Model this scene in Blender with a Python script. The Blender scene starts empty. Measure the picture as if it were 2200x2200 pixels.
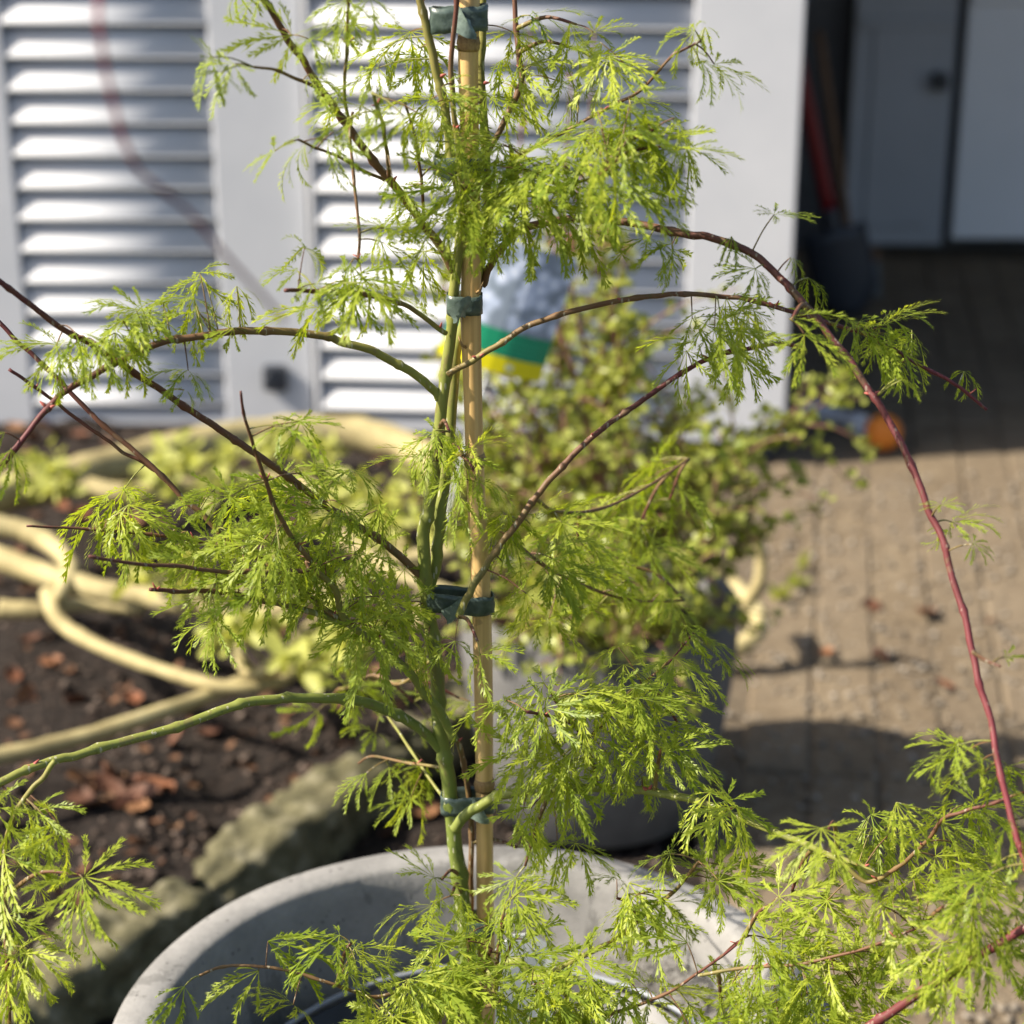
import bpy, math, random
from mathutils import Vector, Matrix, noise
from mathutils.kdtree import KDTree

R = math.radians
scene = bpy.context.scene
col = scene.collection

# ------------------------------------------------------------------ camera
PITCH, CAM_Z = R(20.0), 1.35
FPX = 4213.0                                   # focal length in pixels of the 2200 px photograph
cam_d = bpy.data.cameras.new('camera')
cam = bpy.data.objects.new('camera', cam_d); col.objects.link(cam)
cam.location = (0, 0, CAM_Z); cam.rotation_euler = (R(90) - PITCH, 0, 0)
cam_d.sensor_width = 36.0; cam_d.lens = 36.0 * FPX / 2200.0
cam_d.clip_start = 0.02; cam_d.clip_end = 300
cam_d.dof.use_dof = True; cam_d.dof.focus_distance = 1.235; cam_d.dof.aperture_fstop = 6.0
scene.camera = cam

# ------------------------------------------------------------------ light
SUN_EL = 41.0
sun_to = Vector((-1.0, -0.20, 0)).normalized() * math.cos(R(SUN_EL)) + Vector((0, 0, math.sin(R(SUN_EL))))
world = bpy.data.worlds.new('World'); scene.world = world; world.use_nodes = True
nt = world.node_tree; nt.nodes.clear()
sky = nt.nodes.new('ShaderNodeTexSky'); sky.sky_type = 'NISHITA'; sky.sun_disc = False
sky.dust_density = 2.0; sky.ozone_density = .6; sky.sun_elevation = R(SUN_EL); sky.sun_rotation = math.atan2(sun_to.x, sun_to.y)
bgn = nt.nodes.new('ShaderNodeBackground'); bgn.inputs['Strength'].default_value = 0.085
wo = nt.nodes.new('ShaderNodeOutputWorld')
nt.links.new(sky.outputs[0], bgn.inputs[0]); nt.links.new(bgn.outputs[0], wo.inputs[0])
sl = bpy.data.lights.new('sun', 'SUN'); sl.energy = 5.0; sl.angle = R(0.53); sl.color = (1.0, 0.91, 0.78)
so = bpy.data.objects.new('sun', sl); col.objects.link(so)
so.rotation_euler = sun_to.to_track_quat('Z', 'Y').to_euler()
scene.view_settings.view_transform = 'Standard'; scene.view_settings.look = 'None'
scene.view_settings.gamma = 1.0; scene.view_settings.exposure = 1.12
scene.cycles.use_denoising = True

# ------------------------------------------------------------------ helpers
random.seed(7)
SP, CP = math.sin(PITCH), math.cos(PITCH)
def P(sx, sy, Y):
    """point of the place seen at photograph pixel (2200 px grid), Y metres out"""
    a, b = (sx - 1100) / FPX, (1100 - sy) / FPX
    d = Vector((a, CP + b * SP, -SP + b * CP))
    return Vector((0, 0, CAM_Z)) + d * (Y / d.y)
K = 2200.0 / 1932.0
def q(x, y, Y): return P(x * K, y * K, Y)
def G(x, y, z=0.0):
    """ground point (height z) under 1932-grid pixel"""
    a, b = (x * K - 1100) / FPX, (1100 - y * K) / FPX
    d = Vector((a, CP + b * SP, -SP + b * CP))
    return Vector((0, 0, CAM_Z)) + d * ((z - CAM_Z) / d.z)
def scr(v):
    r = Vector(v) - Vector((0, 0, CAM_Z))
    dz = r.y * CP - r.z * SP
    return 1100 + FPX * r.x / dz, 1100 - FPX * (r.y * SP + r.z * CP) / dz, dz

def mesh(name, verts, faces, mats=(), smooth=False, midx=None):
    me = bpy.data.meshes.new(name)
    me.from_pydata([tuple(v) for v in verts], [], faces)
    for m in mats: me.materials.append(m)
    if midx:
        for p_, i in zip(me.polygons, midx): p_.material_index = i
    if smooth: me.polygons.foreach_set('use_smooth', [True] * len(me.polygons))
    me.update()
    return me
def link(name, me, parent=None, loc=None, rot=None):
    o = bpy.data.objects.new(name, me); col.objects.link(o)
    if parent is not None: o.parent = parent
    if loc is not None: o.location = loc
    if rot is not None: o.rotation_euler = rot
    return o
def tag(o, label=None, cat=None, group=None, kind=None):
    if label: o['label'] = label
    if cat: o['category'] = cat
    if group: o['group'] = group
    if kind: o['kind'] = kind
    return o
def empty(name, loc=(0, 0, 0), rz=0.0, label=None, cat=None, group=None):
    o = bpy.data.objects.new(name, None); col.objects.link(o)
    o.location = loc; o.rotation_euler = (0, 0, rz); o.empty_display_size = 0.02
    tag(o, label, cat, group)
    return o
class MB:
    def __init__(s): s.v, s.f, s.m, s.a = [], [], [], []
    def add(s, v, f, m=0, a=0.0):
        n = len(s.v); s.v += [Vector(x) for x in v]
        s.f += [tuple(i + n for i in t) for t in f]; s.m += [m] * len(f)
        s.a += list(a) if isinstance(a, (list, tuple)) else [a] * len(v)
    def build(s, name, mats, parent=None, smooth=False, kind=None, loc=None, rot=None):
        if not isinstance(mats, (list, tuple)): mats = [mats]
        me = mesh(name, s.v, s.f, mats, smooth, s.m)
        at = me.attributes.new('age', 'FLOAT', 'POINT')
        at.data.foreach_set('value', [float(x) for x in s.a])
        o = link(name, me, parent, loc, rot)
        if kind: o['kind'] = kind
        return o
def box(c, s):
    x, y, z = s[0] / 2, s[1] / 2, s[2] / 2
    v = [Vector((c[0] + i * x, c[1] + j * y, c[2] + k * z)) for i in (-1, 1) for j in (-1, 1) for k in (-1, 1)]
    f = [(0, 1, 3, 2), (4, 6, 7, 5), (0, 4, 5, 1), (2, 3, 7, 6), (0, 2, 6, 4), (1, 5, 7, 3)]
    return v, f
def bbox(c, s, b=0.004):
    """box with chamfered edges"""
    hx, hy, hz = s[0] / 2, s[1] / 2, s[2] / 2
    b = min(b, hx * .9, hy * .9, hz * .9)
    v, f = [], []
    idx = {}
    for i in (-1, 1):
        for j in (-1, 1):
            for k in (-1, 1):
                for ax in range(3):
                    p_ = [i * (hx - b), j * (hy - b), k * (hz - b)]
                    p_[ax] = (i * hx, j * hy, k * hz)[ax]
                    idx[(i, j, k, ax)] = len(v); v.append(Vector(c) + Vector(p_))
    def quad(l): f.append(tuple(l))
    for s_ in (-1, 1):
        o = [(-1, -1), (1, -1), (1, 1), (-1, 1)]
        a = [idx[(s_, j, k, 0)] for j, k in o]; quad(a if s_ > 0 else a[::-1])
        a = [idx[(i, s_, k, 1)] for i, k in o]; quad(a[::-1] if s_ > 0 else a)
        a = [idx[(i, j, s_, 2)] for i, j in o]; quad(a if s_ > 0 else a[::-1])
    for a in (-1, 1):
        for c_ in (-1, 1):
            quad([idx[(a, c_, -1, 0)], idx[(a, c_, 1, 0)], idx[(a, c_, 1, 1)], idx[(a, c_, -1, 1)]])
            quad([idx[(a, -1, c_, 0)], idx[(a, 1, c_, 0)], idx[(a, 1, c_, 2)], idx[(a, -1, c_, 2)]])
            quad([idx[(-1, a, c_, 1)], idx[(1, a, c_, 1)], idx[(1, a, c_, 2)], idx[(-1, a, c_, 2)]])
    for i in (-1, 1):
        for j in (-1, 1):
            for k in (-1, 1): quad([idx[(i, j, k, 0)], idx[(i, j, k, 1)], idx[(i, j, k, 2)]])
    return v, f
def smooth_path(pts, rad, sub=5):
    pts = [Vector(p_) for p_ in pts]
    n = len(pts)
    if n < 2: return pts, rad
    out, ro = [], []
    for i in range(n - 1):
        p0, p1, p2, p3 = pts[max(i - 1, 0)], pts[i], pts[i + 1], pts[min(i + 2, n - 1)]
        for s in range(sub):
            t = s / sub
            out.append(0.5 * ((2 * p1) + (-p0 + p2) * t + (2 * p0 - 5 * p1 + 4 * p2 - p3) * t * t + (-p0 + 3 * p1 - 3 * p2 + p3) * t ** 3))
            ro.append(rad[i] * (1 - t) + rad[i + 1] * t)
    out.append(pts[-1]); ro.append(rad[-1])
    return out, ro
def tube(path, rad, sides=8, rough=0.0, seed=0):
    v, f = [], []
    n = len(path)
    T = [(path[min(i + 1, n - 1)] - path[max(i - 1, 0)]).normalized() for i in range(n)]
    u = T[0].orthogonal().normalized()
    for i in range(n):
        u = (u - T[i] * u.dot(T[i]))
        u = u.normalized() if u.length > 1e-6 else T[i].orthogonal().normalized()
        w = T[i].cross(u)
        for s in range(sides):
            a = 2 * math.pi * s / sides
            r = rad[i]
            if rough:
                pp = path[i] + (u * math.cos(a) + w * math.sin(a)) * r
                r *= 1 + rough * noise.noise(pp * (1.2 / max(rad[i], 1e-4)) + Vector((seed, 0, 0)))
            v.append(path[i] + (u * math.cos(a) + w * math.sin(a)) * r)
    for i in range(n - 1):
        for s in range(sides):
            a, b = i * sides + s, i * sides + (s + 1) % sides
            f.append((a, b, b + sides, a + sides))
    f.append(tuple(range(sides))[::-1]); f.append(tuple(range((n - 1) * sides, n * sides)))
    return v, f
def lathe(prof, seg=64, rough=0.0, freq=8.0):
    v, f = [], []
    for r, z in prof:
        for s in range(seg):
            a = 2 * math.pi * s / seg
            k = 1 + (rough * noise.noise(Vector((math.cos(a) * freq * r, math.sin(a) * freq * r, z * freq))) if rough else 0)
            v.append(Vector((r * k * math.cos(a), r * k * math.sin(a), z + (rough * .2 * noise.noise(Vector((math.cos(a) * 3, math.sin(a) * 3, r * 7))) if rough else 0))))
    for i in range(len(prof) - 1):
        for s in range(seg):
            a, b = i * seg + s, i * seg + (s + 1) % seg
            f.append((a, b, b + seg, a + seg))
    return v, f

# ------------------------------------------------------------------ materials
def mat(name, base=(.5, .5, .5), rough=.6, spec=.4):
    m = bpy.data.materials.new(name); m.use_nodes = True
    b = m.node_tree.nodes['Principled BSDF']
    b.inputs['Base Color'].default_value = (*base, 1); b.inputs['Roughness'].default_value = rough
    b.inputs['Specular IOR Level'].default_value = spec
    return m
def N(m, t, **kw):
    n = m.node_tree.nodes.new(t)
    for k, v in kw.items():
        if k in n.inputs.keys(): n.inputs[k].default_value = v
        else: setattr(n, k, v)
    return n
def L(m, a, b): m.node_tree.links.new(a, b)
def ramp(m, fac, stops):
    r = m.node_tree.nodes.new('ShaderNodeValToRGB')
    e = r.color_ramp.elements
    while len(e) < len(stops): e.new(0.5)
    for el, (p_, c) in zip(e, stops): el.position = p_; el.color = (*c, 1)
    L(m, fac, r.inputs[0]); return r.outputs[0]
def coords(m, scale=1.0, world=True):
    g = N(m, 'ShaderNodeNewGeometry') if world else N(m, 'ShaderNodeTexCoord')
    o = g.outputs['Position'] if world else g.outputs['Object']
    mp = N(m, 'ShaderNodeMapping'); mp.inputs['Scale'].default_value = (scale,) * 3 if not isinstance(scale, tuple) else scale
    L(m, o, mp.inputs[0]); return mp.outputs[0]
def noise_n(m, vec, scale, detail=4, rough=.55):
    n = N(m, 'ShaderNodeTexNoise'); n.inputs['Scale'].default_value = scale
    n.inputs['Detail'].default_value = detail; n.inputs['Roughness'].default_value = rough
    L(m, vec, n.inputs['Vector']); return n.outputs[0]
def mix(m, fac, a, b, mode='MIX'):
    n = N(m, 'ShaderNodeMix', data_type='RGBA', blend_type=mode)
    for s, x in ((0, fac), (6, a), (7, b)):
        if isinstance(x, (int, float)): n.inputs[s].default_value = x
        elif isinstance(x, tuple): n.inputs[s].default_value = (*x, 1)
        else: L(m, x, n.inputs[s])
    return n.outputs[2]
def math_n(m, op, a, b=0.0, c=None):
    n = N(m, 'ShaderNodeMath', operation=op)
    for i, x in enumerate((a, b, c)):
        if x is None: continue
        if isinstance(x, (int, float)): n.inputs[i].default_value = x
        else: L(m, x, n.inputs[i])
    return n.outputs[0]
def bump(m, h, strength=.3, dist=.002):
    b = N(m, 'ShaderNodeBump'); b.inputs['Strength'].default_value = strength; b.inputs['Distance'].default_value = dist
    L(m, h, b.inputs['Height']); L(m, b.outputs[0], m.node_tree.nodes['Principled BSDF'].inputs['Normal'])
def setc(m, c): L(m, c, m.node_tree.nodes['Principled BSDF'].inputs['Base Color'])

def noisy(name, stops, scale, rough=.8, bstr=.4, bdist=.003, spec=.3, detail=6):
    m = mat(name, rough=rough, spec=spec)
    v = coords(m)
    n1 = noise_n(m, v, scale, detail, .65)
    setc(m, ramp(m, n1, stops)); bump(m, n1, bstr, bdist)
    return m

# maple leaf: thin, light comes through it
def leaf_mat(name, c1, c2, t1, t2, transl=.45, rough=.42):
    m = mat(name, rough=rough, spec=.28)
    oi = N(m, 'ShaderNodeObjectInfo'); ge = N(m, 'ShaderNodeNewGeometry')
    r_ = math_n(m, 'FRACT', math_n(m, 'ADD', oi.outputs['Random'], math_n(m, 'MULTIPLY', ge.outputs['Random Per Island'], .35)))
    n1 = noise_n(m, coords(m), 18.0, 2)
    f = math_n(m, 'ADD', math_n(m, 'MULTIPLY', r_, .6), math_n(m, 'MULTIPLY', n1, .4))
    cc = mix(m, f, c1, c2); ct = mix(m, f, t1, t2)
    setc(m, cc)
    bs = m.node_tree.nodes['Principled BSDF']
    tr = N(m, 'ShaderNodeBsdfTranslucent'); L(m, ct, tr.inputs[0])
    mx = N(m, 'ShaderNodeMixShader'); mx.inputs[0].default_value = transl
    L(m, bs.outputs[0], mx.inputs[1]); L(m, tr.outputs[0], mx.inputs[2])
    L(m, mx.outputs[0], m.node_tree.nodes['Material Output'].inputs[0])
    return m
M = {}
M['maple_leaf'] = leaf_mat('maple_leaf', (.10, .18, .014), (.50, .55, .07), (.26, .38, .007), (.70, .74, .04), .47, .42)
M['petiole'] = mat('petiole', (.25, .24, .06), .5)
M['shrub_leaf'] = leaf_mat('shrub_leaf', (.11, .165, .022), (.42, .43, .10), (.24, .32, .02), (.54, .54, .06), .40, .32)
M['sprout_leaf'] = leaf_mat('sprout_leaf', (.27, .31, .06), (.46, .46, .12), (.34, .40, .04), (.52, .52, .08), .4, .5)

# bark: young green at the base of a shoot, red brown towards its tip
m = mat('maple_bark', rough=.58, spec=.35)
at = N(m, 'ShaderNodeAttribute', attribute_name='age')
n1 = noise_n(m, coords(m), 90, 4); v2 = coords(m, (1, 1, .25))
c = ramp(m, math_n(m, 'ADD', at.outputs['Fac'], math_n(m, 'MULTIPLY', math_n(m, 'SUBTRACT', n1, .5), .22)),
         [(0.0, (.135, .185, .035)), (.30, (.22, .225, .05)), (.5, (.16, .095, .04)), (.75, (.10, .026, .024)), (1.0, (.165, .030, .036))])
vo = N(m, 'ShaderNodeTexVoronoi'); vo.inputs['Scale'].default_value = 330; L(m, v2, vo.inputs['Vector'])
sp = math_n(m, 'LESS_THAN', vo.outputs['Distance'], .27)
blot = noise_n(m, coords(m, (1, 1, .4)), 55, 5, .7)
c = mix(m, math_n(m, 'MULTIPLY', math_n(m, 'GREATER_THAN', blot, .60), .45), c, (.16, .115, .06))
c = mix(m, math_n(m, 'MULTIPLY', math_n(m, 'LESS_THAN', blot, .40), .35), c, (.05, .075, .02))
gate = math_n(m, 'MULTIPLY', sp, math_n(m, 'GREATER_THAN', noise_n(m, v2, 120, 2), .50))
setc(m, mix(m, math_n(m, 'MULTIPLY', gate, math_n(m, 'SUBTRACT', .75, math_n(m, 'MULTIPLY', at.outputs['Fac'], .6))), c, (.50, .48, .36)))
bump(m, math_n(m, 'ADD', n1, gate), .35, .0006)
M['bark'] = m
m = mat('bamboo_skin', rough=.36, spec=.5)
n1 = noise_n(m, coords(m, (260, 260, 6)), 1.0, 4)
n2 = noise_n(m, coords(m), 26, 3)
cc = ramp(m, n1, [(.25, (.46, .28, .10)), (.6, (.66, .45, .19)), (.9, (.74, .55, .28))])
cc = mix(m, math_n(m, 'MULTIPLY', math_n(m, 'GREATER_THAN', n2, .66), .35), cc, (.22, .12, .045))
setc(m, cc); bump(m, n1, .15, .0006); M['bamboo'] = m
M['bamboo_node'] = noisy('bamboo_node', [(.3, (.16, .09, .04)), (.7, (.42, .28, .12))], 300, .6, .3, .0004)
m = mat('tie_plastic', (.035, .075, .058), .32, .5)
n1 = noise_n(m, coords(m), 160, 3); setc(m, ramp(m, n1, [(.3, (.035, .055, .047)), (.75, (.10, .135, .115))])); bump(m, n1, .5, .0012); M['tie'] = m
M['tie_pale'] = noisy('tie_plastic_pale', [(.3, (.07, .10, .085)), (.7, (.20, .26, .225))], 200, .3, .4, .001, .5)
# cast concrete with blow holes
def concrete(name, a, b, dark=.35, cracks=False):
    m = mat(name, rough=.85, spec=.25)
    v = coords(m)
    n1 = noise_n(m, v, 9, 6, .7); n2 = noise_n(m, v, 130, 5, .7)
    cc = ramp(m, n1, [(.28, a), (.72, b)])
    cc = mix(m, math_n(m, 'MULTIPLY', n2, .4), cc, (a[0] * .55, a[1] * .55, a[2] * .55))
    vo = N(m, 'ShaderNodeTexVoronoi'); vo.inputs['Scale'].default_value = 120; L(m, v, vo.inputs['Vector'])
    pit = math_n(m, 'MULTIPLY', math_n(m, 'LESS_THAN', vo.outputs['Distance'], .15), math_n(m, 'GREATER_THAN', noise_n(m, v, 40, 2), .52))
    st_ = noise_n(m, coords(m, (1, 1, .25)), 22, 5, .7)
    cc = mix(m, math_n(m, 'MULTIPLY', math_n(m, 'GREATER_THAN', st_, .57), .4), cc, (a[0] * .45, a[1] * .45, a[2] * .43))
    setc(m, mix(m, math_n(m, 'MULTIPLY', pit, .8), cc, (.045, .043, .04)))
    bump(m, math_n(m, 'SUBTRACT', n2, math_n(m, 'MULTIPLY', pit, 1.5)), .55, .0015)
    return m
M['concrete'] = concrete('pale_concrete', (.165, .162, .155), (.345, .335, .32))
M['concrete_dark'] = concrete('grey_concrete', (.085, .084, .083), (.185, .183, .18))
M['mortar'] = noisy('rough_mortar', [(.3, (.06, .057, .052)), (.7, (.24, .23, .215))], 150, .95, 1.0, .006)
M['soil'] = noisy('soil', [(.25, (.006, .0045, .0035)), (.5, (.018, .0125, .0095)), (.75, (.06, .042, .032))], 75, .95, .9, .012)
M['black_plastic'] = noisy('black_plastic', [(.3, (.012, .012, .013)), (.7, (.022, .022, .024))], 80, .35, .1, .0004, .5)
M['rim_plastic'] = mat('grey_rim_plastic', (.22, .24, .27), .4, .4)
M['white_plastic'] = mat('white_plastic', (.68, .70, .70), .4, .4)
m = mat('louvre_paint', rough=.6, spec=.25)
n1 = noise_n(m, coords(m), 5, 5); setc(m, ramp(m, n1, [(.3, (.50, .515, .545)), (.75, (.58, .59, .615))]))
n2 = noise_n(m, coords(m, (4, 40, 40)), 3, 4); bump(m, n2, .12, .002); M['paint'] = m
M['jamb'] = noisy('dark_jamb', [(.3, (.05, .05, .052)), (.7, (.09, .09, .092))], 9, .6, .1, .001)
M['gap_grey'] = noisy('grey_backing', [(.3, (.20, .195, .18)), (.7, (.28, .27, .25))], 9, .7, .1, .001)
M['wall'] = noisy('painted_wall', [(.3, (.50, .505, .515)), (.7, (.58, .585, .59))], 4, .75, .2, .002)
M['dark_metal'] = mat('dark_metal', (.02, .025, .035), .45, .5)
M['door_grey'] = noisy('grey_door_paint', [(.3, (.34, .355, .375)), (.7, (.40, .415, .44))], 3, .5, .08, .001)
M['panel_grey'] = noisy('light_panel_paint', [(.3, (.76, .78, .80)), (.7, (.82, .83, .85))], 3, .5, .08, .001)
M['glass'] = mat('teal_glass', (.16, .26, .27), .12, .6)
M['roof'] = noisy('roof_sheet', [(.3, (.14, .14, .15)), (.7, (.2, .2, .21))], 6, .6, .1, .002)
M['brick'] = None
m = mat('paver', rough=.92, spec=.2)
oi = N(m, 'ShaderNodeObjectInfo'); v = coords(m)
n1 = noise_n(m, v, 35, 6, .7); n2 = noise_n(m, v, 5, 3)
cc = ramp(m, math_n(m, 'ADD', math_n(m, 'MULTIPLY', n1, .65), math_n(m, 'MULTIPLY', n2, .35)),
          [(.28, (.070, .052, .034)), (.5, (.150, .115, .074)), (.75, (.265, .215, .145))])
cc = mix(m, math_n(m, 'MULTIPLY', oi.outputs['Random'], .45), cc, (.175, .140, .100))
setc(m, cc); bump(m, n1, .8, .004); M['brick'] = m
M['sand'] = noisy('joint_sand', [(.3, (.065, .05, .035)), (.7, (.17, .135, .09))], 90, .95, .8, .004)
M['pebble'] = noisy('pebble', [(.3, (.09, .07, .052)), (.5, (.19, .16, .12)), (.75, (.42, .38, .33))], 55, .85, .2, .002)
M['chip'] = noisy('bark_chip', [(.3, (.010, .007, .005)), (.5, (.04, .026, .019)), (.66, (.20, .155, .125))], 45, .9, .3, .002)
M['moss_stone'] = noisy('mossy_stone', [(.25, (.03, .03, .018)), (.5, (.11, .10, .052)), (.75, (.27, .25, .17))], 30, .95, 1.0, .01)
M['pale_bark'] = noisy('pale_bark', [(.25, (.20, .16, .07)), (.55, (.38, .32, .155)), (.85, (.48, .42, .25))], 11, .7, .4, .004)
M['dead_leaf'] = None
m = mat('dead_leaf', rough=.7); oi = N(m, 'ShaderNodeObjectInfo')
setc(m, mix(m, noise_n(m, coords(m), 70, 3), ramp(m, oi.outputs['Random'], [(0, (.10, .035, .018)), (.5, (.27, .085, .03)), (1, (.34, .17, .07))]), (.09, .045, .025))); M['dead_leaf'] = m
M['litter'] = noisy('litter', [(.3, (.035, .018, .010)), (.5, (.12, .055, .026)), (.7, (.26, .16, .09))], 38, .8, .1, .001)
M['shrub_stem'] = noisy('shrub_stem', [(.3, (.11, .055, .04)), (.7, (.26, .13, .10))], 90, .7, .3, .001)
M['bud'] = mat('pink_bud', (.36, .09, .07), .5)
M['red_paint'] = mat('red_paint', (.17, .005, .009), .4, .5)
M['pale_grip'] = mat('pale_grip', (.55, .53, .52), .5)
M['blade_steel'] = mat('dark_steel', (.03, .035, .045), .5, .5)
M['brown_wood'] = noisy('brown_wood', [(.3, (.10, .055, .03)), (.7, (.20, .12, .07))], 60, .6, .2, .001)
M['bristle'] = mat('grey_bristle', (.16, .18, .19), .8)
M['pipe'] = mat('grey_pipe', (.74, .74, .76), .5)
M['orange'] = noisy('orange_rubber', [(.3, (.60, .17, .02)), (.7, (.70, .23, .03))], 60, .6, .2, .001)

# ------------------------------------------------------------------ ground, bed, paving
gs = 60
me = mesh('ground', [(-gs, -gs, -.06), (gs, -gs, -.06), (gs, gs, -.06), (-gs, gs, -.06)], [(0, 1, 2, 3)], [M['soil']])
tag(link('ground', me), kind='structure')
# bed of soil to the left, up to the wall
EDGE = [(-0.95, 1.35), (-0.62, 1.86), (-0.40, 2.20), (-0.16, 2.58), (0.06, 2.95), (0.20, 3.4), (0.26, 4.4)]
def edge_x(y):
    for (x0, y0), (x1, y1) in zip(EDGE, EDGE[1:]):
        if y0 <= y <= y1: return x0 + (x1 - x0) * (y - y0) / (y1 - y0)
    return EDGE[0][0]
def soil_z(x, y):
    v_ = Vector((x, y, 0))
    return .055 + .05 * noise.noise(v_ * 2.2) + .022 * noise.noise(v_ * 9) + .012 * noise.noise(v_ * 30)
vv, ff = [], []
nx, ny = 110, 110
for j in range(ny + 1):
    y = 1.38 + (4.36 - 1.38) * j / ny
    xe = edge_x(y)
    for i in range(nx + 1):
        x = -2.4 + (xe + 2.4) * (i / nx) ** .8
        vv.append((x, y, soil_z(x, y)))
for j in range(ny):
    for i in range(nx):
        a = j * (nx + 1) + i; ff.append((a, a + 1, a + nx + 2, a + nx + 1))
tag(link('soil_bed', mesh('soil_bed', vv, ff, [M['soil']], True)), kind='structure')
# strip of earth in front of the bed
def front_z(x, y):
    v_ = Vector((x, y, 3))
    return -.02 + .018 * noise.noise(v_ * 5) + .010 * noise.noise(v_ * 22)
vv, ff = [], []
nx, ny = 90, 90
for j in range(ny + 1):
    y = .2 + 2.9 * j / ny
    for i in range(nx + 1):
        x = -1.6 + 1.86 * i / nx
        vv.append((x, y, front_z(x, y)))
for j in range(ny):
    for i in range(nx):
        a = j * (nx + 1) + i; ff.append((a, a + 1, a + nx + 2, a + nx + 1))
tag(link('earth', mesh('earth', vv, ff, [M['soil']], True)), kind='structure')

paving = tag(link('paving', mesh('paving', [(.255, .2, -.0055), (4.0, .2, -.0055), (4.0, 6.3, -.0055), (.255, 6.3, -.0055)], [(0, 1, 2, 3)], [M['sand']])), kind='structure')
bricks = []
for k in range(4):
    v, f = bbox((0, 0, 0), (.0955 + .002 * random.random(), .192 + .002 * random.random(), .05), .005)
    v = [x + Vector((noise.noise(x * 40 + Vector((k, 0, 0))), noise.noise(x * 40 + Vector((0, k, 5))), 0)) * .0022 for x in v]
    bricks.append(mesh('brick', v, f, [M['brick']]))
PYAW = R(-9.0)
def pvr(x, y): return x * math.cos(PYAW) - y * math.sin(PYAW), x * math.sin(PYAW) + y * math.cos(PYAW)
for j in range(23):
    for i in range(13):
        b = link('brick', random.choice(bricks), paving, (*pvr(-.02 + .1 * i + random.uniform(-.002, .002), 1.72 + .2 * j + random.uniform(-.003, .003)), -.026 + random.uniform(-.003, .002)),
                 (random.uniform(-.008, .008), random.uniform(-.012, .012), PYAW + random.uniform(-.012, .012)))
# loose pebbles and grit
def scatter(name, n, fn, mat_, smin, smax, flat=.6, parent=None):
    mb = MB()
    for _ in range(n):
        x, y, z = fn()
        s = smin + (smax - smin) * random.random() ** 3
        rz = random.random() * 6.28
        v_ = []
        for p_ in ((1, 0, 0), (0, 1, 0), (-1, 0, 0), (0, -1, 0), (0, 0, 1), (0, 0, -.6)):
            k = s * random.uniform(.6, 1.15)
            a, b, c_ = p_[0] * k, p_[1] * k * .8, p_[2] * k * flat
            v_.append((x + a * math.cos(rz) - b * math.sin(rz), y + a * math.sin(rz) + b * math.cos(rz), z + c_))
        mb.add(v_, [(0, 1, 4), (1, 2, 4), (2, 3, 4), (3, 0, 4), (1, 0, 5), (2, 1, 5), (3, 2, 5), (0, 3, 5)])
    return mb.build(name, mat_, parent, True)
def on_paving():
    y = 1.75 + 2.2 * random.random() ** 1.5
    return random.uniform(.26, 1.35), y, .001
o = scatter('gravel', 7000, on_paving, M['pebble'], .0025, .014)
tag(o, 'loose sandy gravel and grit scattered over the brick paving', 'gravel', kind='stuff')
def on_bed():
    y = 1.5 + 2.7 * random.random(); x = edge_x(y) - 1.6 * random.random() ** 1.3 - .04
    return x, y, soil_z(x, y) + .002
o = scatter('bark_chips', 6000, on_bed, M['chip'], .004, .019, .5)
tag(o, 'dark bark chips and clods covering the garden bed', 'mulch', kind='stuff')
def on_front():
    while True:
        y = random.uniform(1.3, 2.9); x = random.uniform(-1.1, .24)
        if x > edge_x(y) + .05: return x, y, front_z(x, y) + .001
o = scatter('earth_crumbs', 1700, on_front, M['chip'], .004, .014, .5)
tag(o, 'dark crumbs of earth in front of the mossy edging', 'mulch', kind='stuff')

# mossy edging stones
names_st = ['low mossy edging stone at the front corner of the garden bed', 'long mossy edging stone behind the large concrete pot',
            'mossy edging stone with a pale lit top, beside brown leaf litter', 'rounded mossy edging stone close to the smaller grey planter',
            'mossy edging stone half hidden behind the leafy shrub', 'mossy edging stone at the foot of the louvred panel']
for k, ((x0, y0), (x1, y1)) in enumerate(zip(EDGE, EDGE[1:])):
    a, b = Vector((x0, y0, 0)), Vector((x1, y1, 0)); ln = (b - a).length
    v, f = [], []
    nu, nv = 60, 36
    for i in range(nu + 1):
        t = i / nu
        endc = min(1.0, (1 - abs(2 * t - 1) ** 7) + .02) ** .5
        for j in range(nv):
            an = 2 * math.pi * j / nv
            ca, sa = math.cos(an), math.sin(an)
            sq = 1 / max(abs(ca), abs(sa)) ** .9
            p_ = Vector(((t - .5) * ln * 1.0, ca * .046 * sq * endc, sa * .045 * sq * endc))
            nn = noise.noise(p_ * 13 + Vector((k * 5, 0, 0))) * .015 + noise.noise(p_ * 34 + Vector((k, 3, 0))) * .014 + noise.noise(p_ * 70) * .004
            p_ += Vector((0, ca, sa)) * nn
            v.append(p_)
    for i in range(nu):
        for j in range(nv):
            a_, b_ = i * nv + j, i * nv + (j + 1) % nv
            f.append((a_, b_, b_ + nv, a_ + nv))
    f.append(tuple(range(nv))[::-1]); f.append(tuple(range(nu * nv, (nu + 1) * nv)))
    st = link('edging_stone', mesh('edging_stone', v, f, [M['moss_stone']], True), None, ((a + b) / 2 + Vector((0, 0, .022))), (0, 0, math.atan2(y1 - y0, x1 - x0)))
    tag(st, names_st[k], 'stone', 'mossy stones edging the garden bed')

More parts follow.
